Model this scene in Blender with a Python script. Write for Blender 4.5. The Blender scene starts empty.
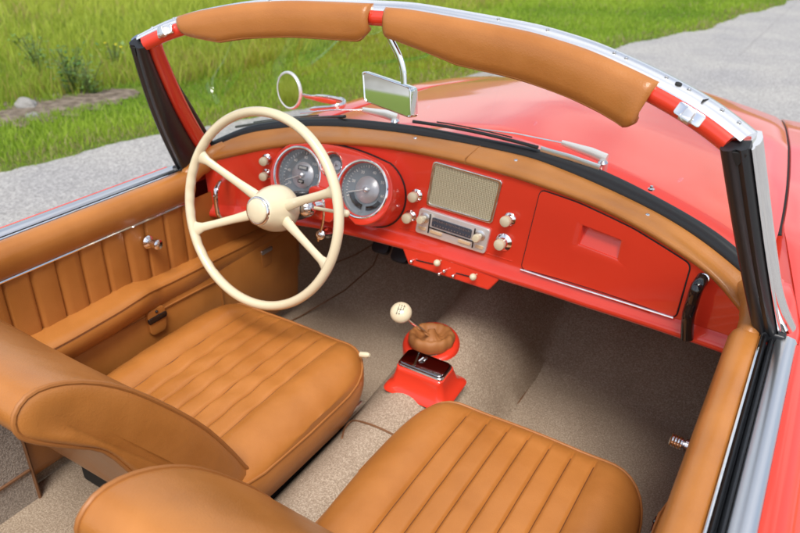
import bpy, bmesh, math, random
import numpy as np
from mathutils import Vector, Matrix
random.seed(4); RNG = np.random.default_rng(7)
S = bpy.context.scene
C = S.collection
PI = math.pi
# ------------------------------------------------------------------ camera (metres, car frame: x right, y forward, z up)
CX, CY, CZ, YAW, PIT, ROLL, FPX = .6764, -1.141, 1.57, -.544, .4912, .0207, 697.4
def cam_axes():
    cy, sy, cp, sp = math.cos(YAW), math.sin(YAW), math.cos(PIT), math.sin(PIT)
    f = Vector((sy*cp, cy*cp, -sp)); r0 = Vector((cy, -sy, 0)); u0 = r0.cross(f)
    cr, sr = math.cos(ROLL), math.sin(ROLL)
    return cr*r0+sr*u0, -sr*r0+cr*u0, f
R_, U_, F_ = cam_axes(); O_ = Vector((CX, CY, CZ))
def ray(px, py): return F_+R_*((px-400)/FPX)-U_*((py-266.5)/FPX)
def at(px, py, ax, v):
    d = ray(px, py); i = 'xyz'.index(ax); return O_+d*((v-O_[i])/d[i])
def onsurf(px, py, fn, t0=.5, t1=4.0):            # first crossing of fn(P)=0 along a ray
    d = ray(px, py); n = 400; a = fn(O_+d*t0); ta = t0
    for k in range(1, n+1):
        tb = t0+(t1-t0)*k/n; b = fn(O_+d*tb)
        if a*b <= 0:
            for _ in range(30):
                tm = (ta+tb)/2; m = fn(O_+d*tm)
                if a*m <= 0: tb = tm
                else: ta, a = tm, m
            return O_+d*ta
        ta, a = tb, b
    return O_+d*t1
cam = bpy.data.cameras.new('camera'); co = bpy.data.objects.new('camera', cam); C.objects.link(co)
M = Matrix((R_, U_, -F_)).transposed().to_4x4(); M.translation = O_
co.matrix_world = M; cam.sensor_width = 36; cam.lens = FPX/800*36; cam.clip_start = .02; cam.clip_end = 2000
cam.dof.use_dof = True; cam.dof.focus_distance = 1.22; cam.dof.aperture_fstop = 5.8
S.camera = co
# ------------------------------------------------------------------ materials
def mat(name, col, rough=.5, metal=0., coat=0., spec=.5, build=None, **kw):
    m = bpy.data.materials.new(name); m.use_nodes = True; nt = m.node_tree; b = nt.nodes['Principled BSDF']
    b.inputs['Base Color'].default_value = (*col, 1); b.inputs['Roughness'].default_value = rough
    b.inputs['Metallic'].default_value = metal; b.inputs['Coat Weight'].default_value = coat
    b.inputs['Coat Roughness'].default_value = .04; b.inputs['Specular IOR Level'].default_value = spec
    for k, v in kw.items(): b.inputs[k].default_value = v
    if build: build(nt, b)
    return m
def N(nt, t, **kw):
    n = nt.nodes.new(t)
    for k, v in kw.items():
        if k in n.inputs: n.inputs[k].default_value = v
        else: setattr(n, k, v)
    return n
def L(nt, a, b): nt.links.new(a, b)
def ramp(nt, src, stops):
    r = nt.nodes.new('ShaderNodeValToRGB'); e = r.color_ramp.elements
    while len(e) < len(stops): e.new(.5)
    for i, (p, c) in enumerate(stops): e[i].position = p; e[i].color = (*c, 1)
    L(nt, src, r.inputs[0]); return r.outputs[0]
def coords(nt, scale=(1, 1, 1)):
    t = N(nt, 'ShaderNodeTexCoord'); mp = N(nt, 'ShaderNodeMapping'); mp.inputs['Scale'].default_value = scale
    L(nt, t.outputs['Object'], mp.inputs[0]); return mp.outputs[0]
def bump(nt, b, h, strength, dist):
    n = N(nt, 'ShaderNodeBump'); n.inputs['Strength'].default_value = strength; n.inputs['Distance'].default_value = dist
    L(nt, h, n.inputs['Height']); L(nt, n.outputs[0], b.inputs['Normal']); return n
def b_leather(c1, c2):
    def f(nt, b):
        v = coords(nt)
        n1 = N(nt, 'ShaderNodeTexNoise', Scale=9., Detail=4.); L(nt, v, n1.inputs['Vector'])
        L(nt, ramp(nt, n1.outputs[0], [(.3, c1), (.7, c2)]), b.inputs['Base Color'])
        vo = N(nt, 'ShaderNodeTexVoronoi', Scale=430.); L(nt, v, vo.inputs['Vector'])
        n2 = N(nt, 'ShaderNodeTexNoise', Scale=22., Detail=5.); L(nt, v, n2.inputs['Vector'])
        ad = N(nt, 'ShaderNodeMath', operation='MULTIPLY_ADD'); ad.inputs[1].default_value = 8.; L(nt, n2.outputs[0], ad.inputs[0]); L(nt, vo.outputs['Distance'], ad.inputs[2])
        bump(nt, b, ad.outputs[0], .34, .0005)
        L(nt, ramp(nt, n1.outputs[0], [(.3, (.29,)*3), (.75, (.42,)*3)]), b.inputs['Roughness'])
    return f
def b_carpet(c1, c2, sc=330.):
    def f(nt, b):
        v = coords(nt)
        w = N(nt, 'ShaderNodeTexVoronoi', Scale=sc); L(nt, v, w.inputs['Vector'])
        n = N(nt, 'ShaderNodeTexNoise', Scale=sc*.45, Detail=3.); L(nt, v, n.inputs['Vector'])
        n3 = N(nt, 'ShaderNodeTexNoise', Scale=7., Detail=4.); L(nt, v, n3.inputs['Vector'])
        mx = N(nt, 'ShaderNodeMath', operation='MULTIPLY_ADD'); mx.inputs[1].default_value = .45; L(nt, w.outputs['Distance'], mx.inputs[0]); L(nt, n.outputs[0], mx.inputs[2])
        m2 = N(nt, 'ShaderNodeMath', operation='MULTIPLY_ADD'); m2.inputs[1].default_value = .25; L(nt, n3.outputs[0], m2.inputs[0]); L(nt, mx.outputs[0], m2.inputs[2])
        L(nt, ramp(nt, m2.outputs[0], [(.68, c1), (.92, tuple((a+b)*.5 for a, b in zip(c1, c2))), (1.0, c2)]), b.inputs['Base Color'])
        bump(nt, b, mx.outputs[0], .7, .0025)
    return f
def b_paint(nt, b):
    v = coords(nt); n = N(nt, 'ShaderNodeTexNoise', Scale=3., Detail=1.); L(nt, v, n.inputs['Vector'])
    n2 = N(nt, 'ShaderNodeTexNoise', Scale=260., Detail=1.); L(nt, v, n2.inputs['Vector'])
    ad = N(nt, 'ShaderNodeMath', operation='MULTIPLY_ADD'); ad.inputs[1].default_value = .004; L(nt, n2.outputs[0], ad.inputs[0]); L(nt, n.outputs[0], ad.inputs[2])
    bp = bump(nt, b, ad.outputs[0], .25, .012); L(nt, bp.outputs[0], b.inputs['Coat Normal'])
RED = mat('red_paint', (.70, .042, .018), .3, 0, .8, .3, build=b_paint)
REDI = RED
TAN = mat('tan_leather', (.5, .19, .05), .42, build=b_leather((.37, .136, .027), (.46, .178, .039)))
TANP = mat('tan_leather_smooth', (.5, .19, .05), .45, build=b_leather((.36, .130, .026), (.43, .163, .036)))
PIPE = mat('piping_leather', (.35, .13, .028), .5)
STITCH = mat('dark_stitching', (.13, .045, .012), .6)
PIPEB = mat('brown_binding_and_crease_shade', (.19, .085, .035), .7)
CARP = mat('wool_carpet', (.3, .25, .2), .95, spec=.1, build=b_carpet((.275, .205, .145), (.51, .415, .315), 580.))
TWEED = mat('tweed_carpet', (.3, .25, .2), .95, spec=.1, build=b_carpet((.24, .205, .175), (.50, .44, .38), 560.))
IVORY = mat('ivory_plastic', (.68, .60, .41), .25, 0, .5)
def b_chrome(nt, b):
    v = coords(nt); n = N(nt, 'ShaderNodeTexNoise', Scale=60., Detail=3.); L(nt, v, n.inputs['Vector'])
    L(nt, ramp(nt, n.outputs[0], [(.35, (.07,)*3), (.75, (.2,)*3)]), b.inputs['Roughness'])
CHROME = mat('chrome', (.82, .82, .82), .1, 1., build=b_chrome)
CHROME2 = mat('smooth_chrome', (.85, .85, .85), .06, 1.)
BRIGHT = mat('bright_trim', (.80, .80, .79), .28, .55)
SATIN = mat('satin_aluminium', (.72, .73, .74), .34, 1.)
RUBBER = mat('black_rubber', (.012, .013, .015), .38)
BLACK = mat('black_gloss', (.008, .008, .009), .12, 0, .6)
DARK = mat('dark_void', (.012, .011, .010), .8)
DIAL = mat('dial_grey', (.15, .18, .20), .35)
DIAL2 = mat('dial_centre', (.42, .43, .45), .3, .4)
WHITE = mat('white_print', (.75, .75, .70), .5)
AMBER = mat('amber_button', (.70, .48, .28), .3)
MIRR = mat('mirror_glass', (.85, .87, .86), .02, 1.)
def b_grille(nt, b):
    v = coords(nt, (1, 1, 1))
    sw = N(nt, 'ShaderNodeSeparateXYZ'); L(nt, v, sw.inputs[0])
    def ma(op, a, b=None, c=None):
        n = N(nt, 'ShaderNodeMath', operation=op)
        for i, q in enumerate((a, b, c)):
            if q is None: continue
            if isinstance(q, (int, float)): n.inputs[i].default_value = q
            else: L(nt, q, n.inputs[i])
        return n.outputs[0]
    u = ma('MULTIPLY', sw.outputs['X'], 760.); w = ma('MULTIPLY', sw.outputs['Z'], 1050.)
    p = ma('SINE', ma('ADD', u, w)); q = ma('SINE', ma('SUBTRACT', u, w)); r = ma('MULTIPLY_ADD', ma('MULTIPLY', p, q), .5, .5)
    L(nt, ramp(nt, r, [(.2, (.18, .15, .08)), (.5, (.52, .46, .29)), (.8, (.72, .66, .46))]), b.inputs['Base Color']); bump(nt, b, r, .8, .002)
GRILLE = mat('woven_grille', (.35, .3, .18), .6, build=b_grille)
def glass_mat(name, tint, fac):
    m = bpy.data.materials.new(name); m.use_nodes = True; nt = m.node_tree; nt.nodes.clear()
    o = N(nt, 'ShaderNodeOutputMaterial'); t = N(nt, 'ShaderNodeBsdfTransparent'); t.inputs[0].default_value = (*tint, 1)
    g = N(nt, 'ShaderNodeBsdfGlossy'); g.inputs['Roughness'].default_value = .0
    lw = N(nt, 'ShaderNodeLayerWeight'); lw.inputs['Blend'].default_value = .5
    pw = N(nt, 'ShaderNodeMath', operation='POWER'); L(nt, lw.outputs['Facing'], pw.inputs[0]); pw.inputs[1].default_value = 5.
    fr = N(nt, 'ShaderNodeMath', operation='MULTIPLY_ADD'); L(nt, pw.outputs[0], fr.inputs[0]); fr.inputs[1].default_value = 1-fac; fr.inputs[2].default_value = fac
    mx = N(nt, 'ShaderNodeMixShader'); L(nt, fr.outputs[0], mx.inputs[0]); L(nt, t.outputs[0], mx.inputs[1]); L(nt, g.outputs[0], mx.inputs[2]); L(nt, mx.outputs[0], o.inputs[0])
    return m
GLASS = glass_mat('windscreen_glass', (.93, .96, .94), .055)
LENS = glass_mat('gauge_lens', (.97, .97, .97), .05)
# ------------------------------------------------------------------ mesh helpers
class MB:
    def __init__(s): s.v = []; s.f = []
    def add(s, vs, fs):
        o = len(s.v); s.v += [tuple(p) for p in vs]; s.f += [tuple(i+o for i in f) for f in fs]; return s
    def grid(s, rows, closed_u=False, closed_v=False, cap0=False, cap1=False):
        n = len(rows); m = len(rows[0]); vs = [p for r in rows for p in r]; fs = []
        for i in range(n if closed_v else n-1):
            for j in range(m if closed_u else m-1):
                a, b = i*m+j, i*m+(j+1) % m; c, d = ((i+1) % n)*m+(j+1) % m, ((i+1) % n)*m+j
                fs.append((a, b, c, d))
        if cap0: fs.append(tuple(range(m))[::-1])
        if cap1: fs.append(tuple((n-1)*m+j for j in range(m)))
        return s.add(vs, fs)
    def tube(s, pts, r, seg=10, closed=False, cap=True, flat=1., upv=None):
        pts = [Vector(p) for p in pts]; n = len(pts); rs = r if hasattr(r, '__len__') else [r]*n
        rows = []; prev = None
        for i, p in enumerate(pts):
            if closed: t = pts[(i+1) % n]-pts[i-1]
            else: t = pts[min(i+1, n-1)]-pts[max(i-1, 0)]
            t.normalize()
            if upv is not None: a = Vector(upv)
            elif prev is None: a = Vector((0, 0, 1)) if abs(t.z) < .9 else Vector((1, 0, 0))
            else: a = prev
            a = (a-t*a.dot(t)).normalized(); prev = a; b = t.cross(a)
            rows.append([p+a*(rs[i]*math.cos(k*2*PI/seg))+b*(rs[i]*flat*math.sin(k*2*PI/seg)) for k in range(seg)])
        return s.grid(rows, True, closed, cap and not closed, cap and not closed)
    def lathe(s, o, ax, prof, seg=28, cap0=True, cap1=True):      # prof: (radius, height along ax)
        o = Vector(o); ax = Vector(ax).normalized(); a = Vector((1, 0, 0)) if abs(ax.x) < .8 else Vector((0, 0, 1))
        a = (a-ax*a.dot(ax)).normalized(); b = ax.cross(a)
        rows = [[o+ax*h+a*(r*math.cos(k*2*PI/seg))+b*(r*math.sin(k*2*PI/seg)) for k in range(seg)] for r, h in prof]
        return s.grid(rows, True, False, cap0, cap1)
    def box(s, o, ex, ey, ez):                                   # centre, half-axis vectors
        o, ex, ey, ez = map(Vector, (o, ex, ey, ez))
        vs = [o+ex*a+ey*b+ez*c for c in (-1, 1) for b in (-1, 1) for a in (-1, 1)]
        return s.add(vs, [(0, 2, 3, 1), (4, 5, 7, 6), (0, 1, 5, 4), (2, 6, 7, 3), (0, 4, 6, 2), (1, 3, 7, 5)])
    def plate(s, loops, fr, half, bev=0., z=0.):                   # 2D outlines with holes, extruded; fr = 4x4 frame (x, y in plane, z out)
        cu = bpy.data.curves.new('t', 'CURVE'); cu.dimensions = '2D'; cu.fill_mode = 'BOTH'; cu.extrude = half; cu.bevel_depth = bev; cu.bevel_resolution = 2
        for lp in loops:
            sp = cu.splines.new('POLY'); sp.points.add(len(lp)-1); sp.use_cyclic_u = True
            for i, q in enumerate(lp): sp.points[i].co = (q[0], q[1], 0, 1)
        o = bpy.data.objects.new('t', cu); me = o.to_mesh()
        T = fr @ Matrix.Translation((0, 0, z))
        s.add([T @ v.co for v in me.vertices], [tuple(p.vertices) for p in me.polygons])
        o.to_mesh_clear(); bpy.data.objects.remove(o); bpy.data.curves.remove(cu); return s
    def text(s, body, fr, size, x=0, y=0, ext=.0002, rot=0):
        cu = bpy.data.curves.new('t', 'FONT'); cu.body = body; cu.size = size; cu.extrude = ext; cu.align_x = 'CENTER'; cu.align_y = 'CENTER'; cu.resolution_u = 2
        o = bpy.data.objects.new('t', cu); me = o.to_mesh(); T = fr @ Matrix.Translation((x, y, 0)) @ Matrix.Rotation(rot, 4, 'Z')
        s.add([T @ v.co for v in me.vertices], [tuple(p.vertices) for p in me.polygons])
        o.to_mesh_clear(); bpy.data.objects.remove(o); bpy.data.curves.remove(cu); return s
    def parts(s):
        par = list(range(len(s.v)))
        def fd(i):
            while par[i] != i: par[i] = par[par[i]]; i = par[i]
            return i
        for f in s.f:
            a = fd(f[0])
            for b in f[1:]: par[fd(b)] = a
        gs = {}
        for f in s.f: gs.setdefault(fd(f[0]), []).append(f)
        out = []
        for fs in gs.values():
            ids = sorted({i for f in fs for i in f}); mp = {a: b for b, a in enumerate(ids)}; m = MB(); m.v = [s.v[i] for i in ids]; m.f = [tuple(mp[i] for i in f) for f in fs]; out.append(m)
        return out
    def split(s, name, *a, **k): return [m.build(name, *a, **k) for m in s.parts()]
    def build(s, name, m, parent=None, smooth=35, label=None, fixn=True, sub=0, bev=0.):
        me = bpy.data.meshes.new(name); me.from_pydata(s.v, [], s.f); me.materials.append(m)
        if fixn:
            bm = bmesh.new(); bm.from_mesh(me); bmesh.ops.remove_doubles(bm, verts=bm.verts, dist=1e-5); bmesh.ops.recalc_face_normals(bm, faces=bm.faces); bm.to_mesh(me); bm.free()
        o = bpy.data.objects.new(name, me); C.objects.link(o)
        if smooth: me.shade_smooth() if smooth >= 180 else me.set_sharp_from_angle(angle=math.radians(smooth))
        if smooth and smooth < 180:
            me.polygons.foreach_set('use_smooth', [True]*len(me.polygons))
        if bev:
            b = o.modifiers.new('b', 'BEVEL'); b.width = bev; b.segments = 3; b.limit_method = 'ANGLE'; b.angle_limit = math.radians(40)
        if sub:
            b = o.modifiers.new('s', 'SUBSURF'); b.levels = sub; b.render_levels = sub
        if parent: o.parent = parent
        if label: o['label'] = label
        return o
def frame(o, ex, n):                                             # x axis, out normal
    n = Vector(n).normalized(); ex = Vector(ex); ex = (ex-n*ex.dot(n)).normalized(); ey = n.cross(ex)
    m = Matrix((ex, ey, n)).transposed().to_4x4(); m.translation = Vector(o); return m
def circ(r, n=40, cx=0, cy=0): return [(cx+r*math.cos(2*PI*i/n), cy+r*math.sin(2*PI*i/n)) for i in range(n)]
def rrect(w, h, r, n=6, cx=0, cy=0):
    out = []
    for qx, qy, a0 in ((1, 1, 0), (-1, 1, 90), (-1, -1, 180), (1, -1, 270)):
        for k in range(n+1):
            a = math.radians(a0+90*k/n); out.append((cx+qx*(w/2-r)+r*math.cos(a), cy+qy*(h/2-r)+r*math.sin(a)))
    return out
def rpoly(pts, r, n=5):                                          # polygon with rounded corners
    out = []; m = len(pts)
    for i in range(m):
        p = Vector(pts[i]); a = (Vector(pts[i-1])-p).normalized(); b = (Vector(pts[(i+1) % m])-p).normalized()
        p0, p1 = p+a*r, p+b*r
        for k in range(n+1):
            t = k/n; q = p0*(1-t)**2+p*2*t*(1-t)+p1*t*t; out.append(tuple(q))
    return out
def crv(pts, n=8, closed=False):                                  # catmull-rom
    P = [Vector(p) for p in pts]; m = len(P); out = []
    for i in range(m if closed else m-1):
        a = P[i-1] if (closed or i > 0) else P[0]*2-P[1]
        b, c = P[i], P[(i+1) % m]; d = P[(i+2) % m] if (closed or i+2 < m) else P[-1]*2-P[-2]
        for k in range(n):
            t = k/n; out.append(.5*((2*b)+(c-a)*t+(2*a-5*b+4*c-d)*t*t+(3*b-a-3*c+d)*t**3))
    if not closed: out.append(P[-1].copy())
    return out
def tab(xs, ys):                                                 # smooth-ish interpolation table
    xs = np.array(xs); ys = np.array(ys)
    def f(x):
        return float((np.interp(x-.03, xs, ys)+2*np.interp(x, xs, ys)+np.interp(x+.03, xs, ys))/4)
    return f
# ------------------------------------------------------------------ curves of the body (from survey of the photograph)
def ybow(y0, b): return lambda x: y0-b*(abs(x)/.6)**2.2
y_seal = ybow(.32, .13); z_seal = tab([-.74, -.66, -.6, -.5, -.35, -.15, 0, .15, .25, .35, .45, .5, .55, .6, .66, .74], [.945, .99, 1.019, 1.041, 1.059, 1.064, 1.063, 1.066, 1.063, 1.05, 1.033, 1.024, 1.014, 1.0, .972, .935])
y_pad = ybow(.295, .13); z_pad = tab([-.74, -.66, -.6, -.55, -.45, -.35, -.2, 0, .15, .25, .35, .45, .5, .55, .6, .66, .74], [.93, .975, 1.008, 1.020, 1.038, 1.046, 1.05, 1.053, 1.053, 1.04, 1.027, 1.014, 1.005, .993, .977, .955, .92])
y_stud = ybow(.262, .12); z_stud = tab([-.74, -.66, -.6, -.45, -.35, -.25, -.05, .05, .15, .25, .35, .45, .5, .55, .6, .66, .74], [.92, .965, .988, 1.027, 1.039, 1.046, 1.052, 1.05, 1.045, 1.034, 1.023, 1.01, .993, .973, .955, .935, .90])
y_dt = ybow(.22, .11); z_dt = tab([-.74, -.66, -.6, -.55, -.5, -.45, -.35, -.25, -.15, 0, .15, .25, .35, .45, .5, .55, .6, .63, .66, .74], [.90, .939, .958, .974, .99, 1.0, 1.018, 1.028, 1.033, 1.033, 1.027, 1.020, 1.012, .995, .983, .972, .955, .93, .911, .87])
y_db = ybow(.20, .09); z_db = tab([-.74, -.66, -.5, -.35, 0, .15, .35, .45, .55, .66, .74], [.80, .80, .808, .812, .807, .804, .812, .822, .834, .85, .85])
y_hd = ybow(-.02, .1); z_hd = tab([-.66, -.6, -.55, -.5, -.45, -.35, -.25, 0, .25, .35, .45, .5, .55, .6, .66], [1.255, 1.288, 1.313, 1.331, 1.345, 1.366, 1.378, 1.389, 1.377, 1.364, 1.341, 1.327, 1.311, 1.288, 1.255])
def bez_lerp(a, b, t): return a+(b-a)*t
# ------------------------------------------------------------------ THE CAR
car = bpy.data.objects.new('convertible_car', None); C.objects.link(car); car.location = (0, 0, 0)
car['label'] = 'open red convertible with tan leather seats, ivory steering wheel and red painted dashboard'; car['category'] = 'car'
Hc = tab([-3, .3, .44, .8, 1.2, 1.5, 1.6, 1.8, 2.0, 2.15, 2.25], [1.0, 1.052, 1.055, 1.05, 1.03, .995, .98, .945, .89, .80, .66])
def zb(x, y): return Hc(y)-.11*(abs(x)/.63)**1.35
def y_cut(x): return y_seal(x)+.10+.03*abs(x)                      # rear shut line of the hood
def x_cut(y): return .665-.12*max(0, (y-.45))**1.4*.6
# hood
mb = MB(); rows = []
for i in range(60):
    t = i/59; r = []
    for j in range(49):
        s = -1+2*j/48
        yy0 = y_cut(s*.66); y = yy0+(2.25-yy0)*t; x = s*x_cut(y)
        r.append((x, y, zb(x, y)-(.006 if abs(s) == 1 or i == 0 else 0)))
    rows.append(r)
mb.grid(rows).build('hood', RED, car, 60)
# front fenders: from the hood side cut outwards and down
for sg in (-1, 1):
    mb = MB(); rows = []
    for i in range(60):
        y = .02+(2.28-.02)*i/59; xc = x_cut(max(y, .45))+.005; base = zb(xc, y)
        if y < .5: xc = .745+(xc-.745)*max(0, (y-.1)/.4)**1.0 if y > .1 else .745
        base = min(zb(xc, max(y, .2)), .932+max(0, y-.02)*.35)
        fall = 0 if y < 1.9 else (y-1.9)**2*1.2
        ins = .075*max(0, min(1, (.6-y)/.25))
        prof = [(-ins-.004, -.03), (-ins*.6-.002, -.016), (0, -.006), (.002, 0), (.04, -.002), (.09, -.016), (.13, -.045), (.155, -.09), (.17, -.16), (.178, -.26), (.175, -.40), (.16, -.52), (.12, -.62)]
        w = (.87-xc)/.178
        r = []
        for dx, dz in prof: r.append((sg*(xc+dx*w*(1 if y < 1.9 else 1-(y-1.9)*.7)), y, base+dz-fall))
        rows.append(r)
    mb.grid(rows).build('front_fender', RED, car, 60)
# nose
mb = MB(); mb.grid([[(x, 2.25+.05*math.sin(k/5*PI), (.62)*(1-k/5)+.28*(k/5)) for x in np.linspace(-.60, .60, 21)] for k in range(6)]).build('nose_panel', RED, car, 60)
# cowl strip between screen seal and hood
mb = MB(); rows = []
for k in range(4):
    rows.append([(x, y_seal(x)-.01+(y_cut(x)-.004-y_seal(x)+.01)*k/3, z_seal(x)-.012+(zb(x, y_cut(x))-z_seal(x)+.012)*k/3) for x in np.linspace(-.70, .70, 57)])
mb.grid(rows).build('cowl_panel', RED, car, 60)
# dark channel under shut lines
mb = MB()
mb.tube([(x, y_cut(x)-.002, zb(x, y_cut(x))-.012) for x in np.linspace(-.66, .66, 40)], .006, 6)
for sg in (-1, 1): mb.tube([(sg*(x_cut(y)+.003), y, zb(x_cut(y), y)-.012) for y in np.linspace(.47, 2.1, 30)], .006, 6)
mb.split('shut_line_gap', DARK, car)
for sg in (-1, 1):
    mb = MB(); rows = []
    for y in np.linspace(.05, .75, 14): rows.append([(sg*x, y, (.915 if y < .3 else zb(.66, y)-.035)-max(0, x-.74)*.9-max(0, .2-y)*.12*(x < .7)) for x in np.linspace(.69, .82, 8)])
    mb.grid(rows); mb.build('inner_wing', RED, car, 60)
    mb = MB(); mb.grid([[(sg*x, .004, z-max(0, x-.74)*.8) for x in np.linspace(.70, .838, 8)] for z in (.3, .6, .905)]); mb.build('door_jamb', RED, car, 0)
# doors, rear quarters ------------------------------------------------------------
def door(sg):
    Y0, Y1 = -1.0, .02
    mb = MB(); ys = np.linspace(Y0, Y1, 14)
    prof = [(.741, .925), (.748, .927), (.77, .915), (.80, .885), (.83, .83), (.85, .74), (.86, .62), (.86, .5), (.85, .38), (.80, .30)]
    mb.grid([[(sg*x, y, z) for x, z in prof] for y in ys])
    d = mb.build('door', RED, car, 60, label='left door with pleated tan trim panel and armrest' if sg < 0 else 'right door seen from above with tan leather top roll')
    # satin sill trim on top
    mb = MB(); mb.grid([[(sg*.7095, y, .920), (sg*.7115, y, .9275), (sg*.727, y, .9315), (sg*.738, y, .929), (sg*.742, y, .923)] for y in np.linspace(Y0, .03, 8)])
    mb.build('sill_trim', SATIN, d, 80)
    # window slot rubber: two lips
    mb = MB()
    for xa, xb, zt in ((.690, .6985, .9275), (.7005, .7095, .9265)):
        mb.grid([[(sg*xa, y, zt-.02), (sg*(xa+.001), y, zt-.003), (sg*(xa+xb)/2, y, zt), (sg*(xb-.001), y, zt-.003), (sg*xb, y, zt-.02)] for y in np.linspace(Y0, .03, 8)])
    mb.grid([[(sg*.688, y, .905), (sg*.716, y, .905)] for y in (Y0, .03)])
    mb.build('window_seal', RUBBER, d, 60)
    mb = MB(); mb.tube([(sg*.6885, y, .929) for y in (Y0, -.5, .03)], .0022, 8); mb.build('edge_bead', CHROME, d)
    # padded roll
    rows = []
    for y in np.linspace(Y0, .015, 20):
        e = .0
        rows.append([(sg*x, y, z) for x, z in ((.687, .912), (.687, .924), (.680, .931), (.668, .934), (.655, .932), (.646, .924), (.640, .909), (.641, .89), (.648, .872), (.655, .860), (.662, .853))])
    mb = MB(); mb.grid(rows)
    n = len(rows[0]); mb.add(rows[-1], [tuple(range(n))]); mb.build('top_roll', TAN, d, 60)
    mb = MB(); mb.tube([(sg*.657, y, .8555) for y in (Y0, -.4, .015)], .0035, 8); mb.build('trim_bead', CHROME, d)
    # pleated panel
    pl = [-1.0+.0605*k+.012 for k in range(17)]
    ys = sorted(set([round(v, 4) for p in pl for v in (p-.006, p-.002, p, p+.002, p+.006)]+[round(v, 4) for v in np.linspace(Y0, .34, 60)]))
    rows = []
    for z in np.linspace(.855, .60, 10):
        r = []
        for y in ys:
            g = min((abs(y-p) for p in pl), default=1); dep = -.005*math.exp(-(g/.0028)**2)+.004*math.sin(PI*min(1, g/.03))
            r.append((sg*(.664-dep), y, z))
        rows.append(r)
    MB().grid(rows).build('pleated_panel', TANP, d, 70)
    # lower panel
    rows = [[(sg*x, y, z) for y in np.linspace(Y0, .38, 12)] for x, z in ((.664, .66), (.635, .65), (.628, .64), (.628, .50), (.635, .40), (.66, .36))]
    MB().grid(rows).build('lower_panel', TAN, d, 50)
    # armrest: outer edge and top line follow the photographed step
    ya = [-1.0, -.42, -.30, -.235, -.20, -.165, -.12, -.05, .05, .2, .34]
    if sg > 0: pass
    wa = [.075, .075, .073, .070, .062, .05, .046, .046, .042, .038, .035]; ta = [.705, .705, .708, .712, .709, .699, .694, .692, .688, .68, .675]
    if sg > 0: wa = [v*.62 for v in wa]
    rows = []
    for y in np.linspace(Y0, .34, 70):
        w = np.interp(y, ya, wa); t = np.interp(y, ya, ta)
        rows.append([(sg*(.668-u*w), y, t+dz) for u, dz in ((0, .0), (.25, .001), (.7, -.001), (.92, -.006), (1.02, -.018), (1.02, -.035), (.93, -.055), (.7, -.075), (.3, -.09), (0, -.095))])
    mb = MB(); mb.grid(rows, False, False, True, True); mb.build('armrest', TAN, d, 50)
    mb = MB(); mb.tube([Vector((sg*(.668-1.0*np.interp(y, ya, wa)), y, np.interp(y, ya, ta)-.010)) for y in np.linspace(Y0, .34, 50)], .0022, 6); mb.build('piping', PIPE, d)
    # map pocket: flap line, strap tab with a chrome snap
    mb = MB(); mb.tube(crv([(sg*.627, -.7, .63), (sg*.6265, -.3, .625), (sg*.6265, .02, .615), (sg*.6265, .045, .60), (sg*.6265, .05, .45)], 6), .0028, 6)
    mb.build('pocket_piping', PIPE, d)
    fr = frame((sg*.6235, -.183, .612), (0, -sg*1, 0), (-sg, 0, 0)) @ Matrix.Scale(1.55, 4)
    mb = MB(); mb.plate([rpoly([(-.017, .016), (.017, .016), (.015, -.028), (-.015, -.028)], .009)], fr, .003, .001); tb = mb.build('pocket_tab', TAN, d)
    mb = MB(); mb.plate([rrect(.036, .009, .003)], fr, .0015, .0006, z=.004); mb.lathe(fr @ Vector((0, .012, .003)), fr.to_3x3() @ Vector((0, 0, 1)), [(.004, 0), (.004, .004), (.002, .006)], 12); mb.build('tab_clasp', BLACK, d)
    # crank knob
    if sg < 0: k = Vector((-.655, -.145, .80))
    else: k = at(689, 446.5, 'x', .628)
    ax = Vector((-sg, 0, .05))
    ks = .8 if sg < 0 else .76
    pf = [(.020, 0), (.021, .004), (.016, .010), (.009, .013), (.009, .024), (.016, .028)]+[(.0165-.001*(i % 2), .030+.003*i) for i in range(7)]+[(.012, .052), (.003, .053)]
    if sg > 0: pf = [(.012, -.014), (.012, -.002), (.0165, 0), (.0165, .010), (.011, .012), (.011, .015)]+[(.0168-.0022*(i % 2), .017+.0035*i) for i in range(9)]+[(.013, .047), (.003, .048)]
    mb = MB(); mb.lathe(k, ax, [(r*ks, h*ks) for r, h in pf], 24)
    mb.build('window_crank', CHROME, d, 40)
    return d
dl = door(-1); dr = door(1)
# left door opener loop beside the wheel
pts = [at(238, 176, 'x', -.62), at(224, 179, 'x', -.61), at(216, 190, 'x', -.60), at(216.5, 206, 'x', -.60), at(220, 217, 'x', -.605), at(232, 221, 'x', -.62)]
mb = MB(); mb.tube(crv(pts, 6), .0042, 8, flat=1.6); mb.build('door_opener', CHROME, dl)
# rear quarters and deck (behind the camera)
for sg in (-1, 1):
    prof = [(.60, .935), (.66, .945), (.745, .935), (.80, .895), (.84, .82), (.86, .7), (.86, .5), (.84, .35)]
    MB().grid([[(sg*x*(1 if y > -2 else 1-(-2-y)*.35), y, z-max(0, -1.5-y)*.12) for x, z in prof] for y in np.linspace(-1.004, -2.6, 14)]).build('rear_quarter', RED, car, 60)
MB().grid([[(x, y, .945-max(0, -1.5-y)*.12+.02*(1-(x/.6)**2)) for x in np.linspace(-.6, .6, 9)] for y in np.linspace(-1.45, -2.6, 8)]).build('rear_deck', RED, car, 60)
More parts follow.
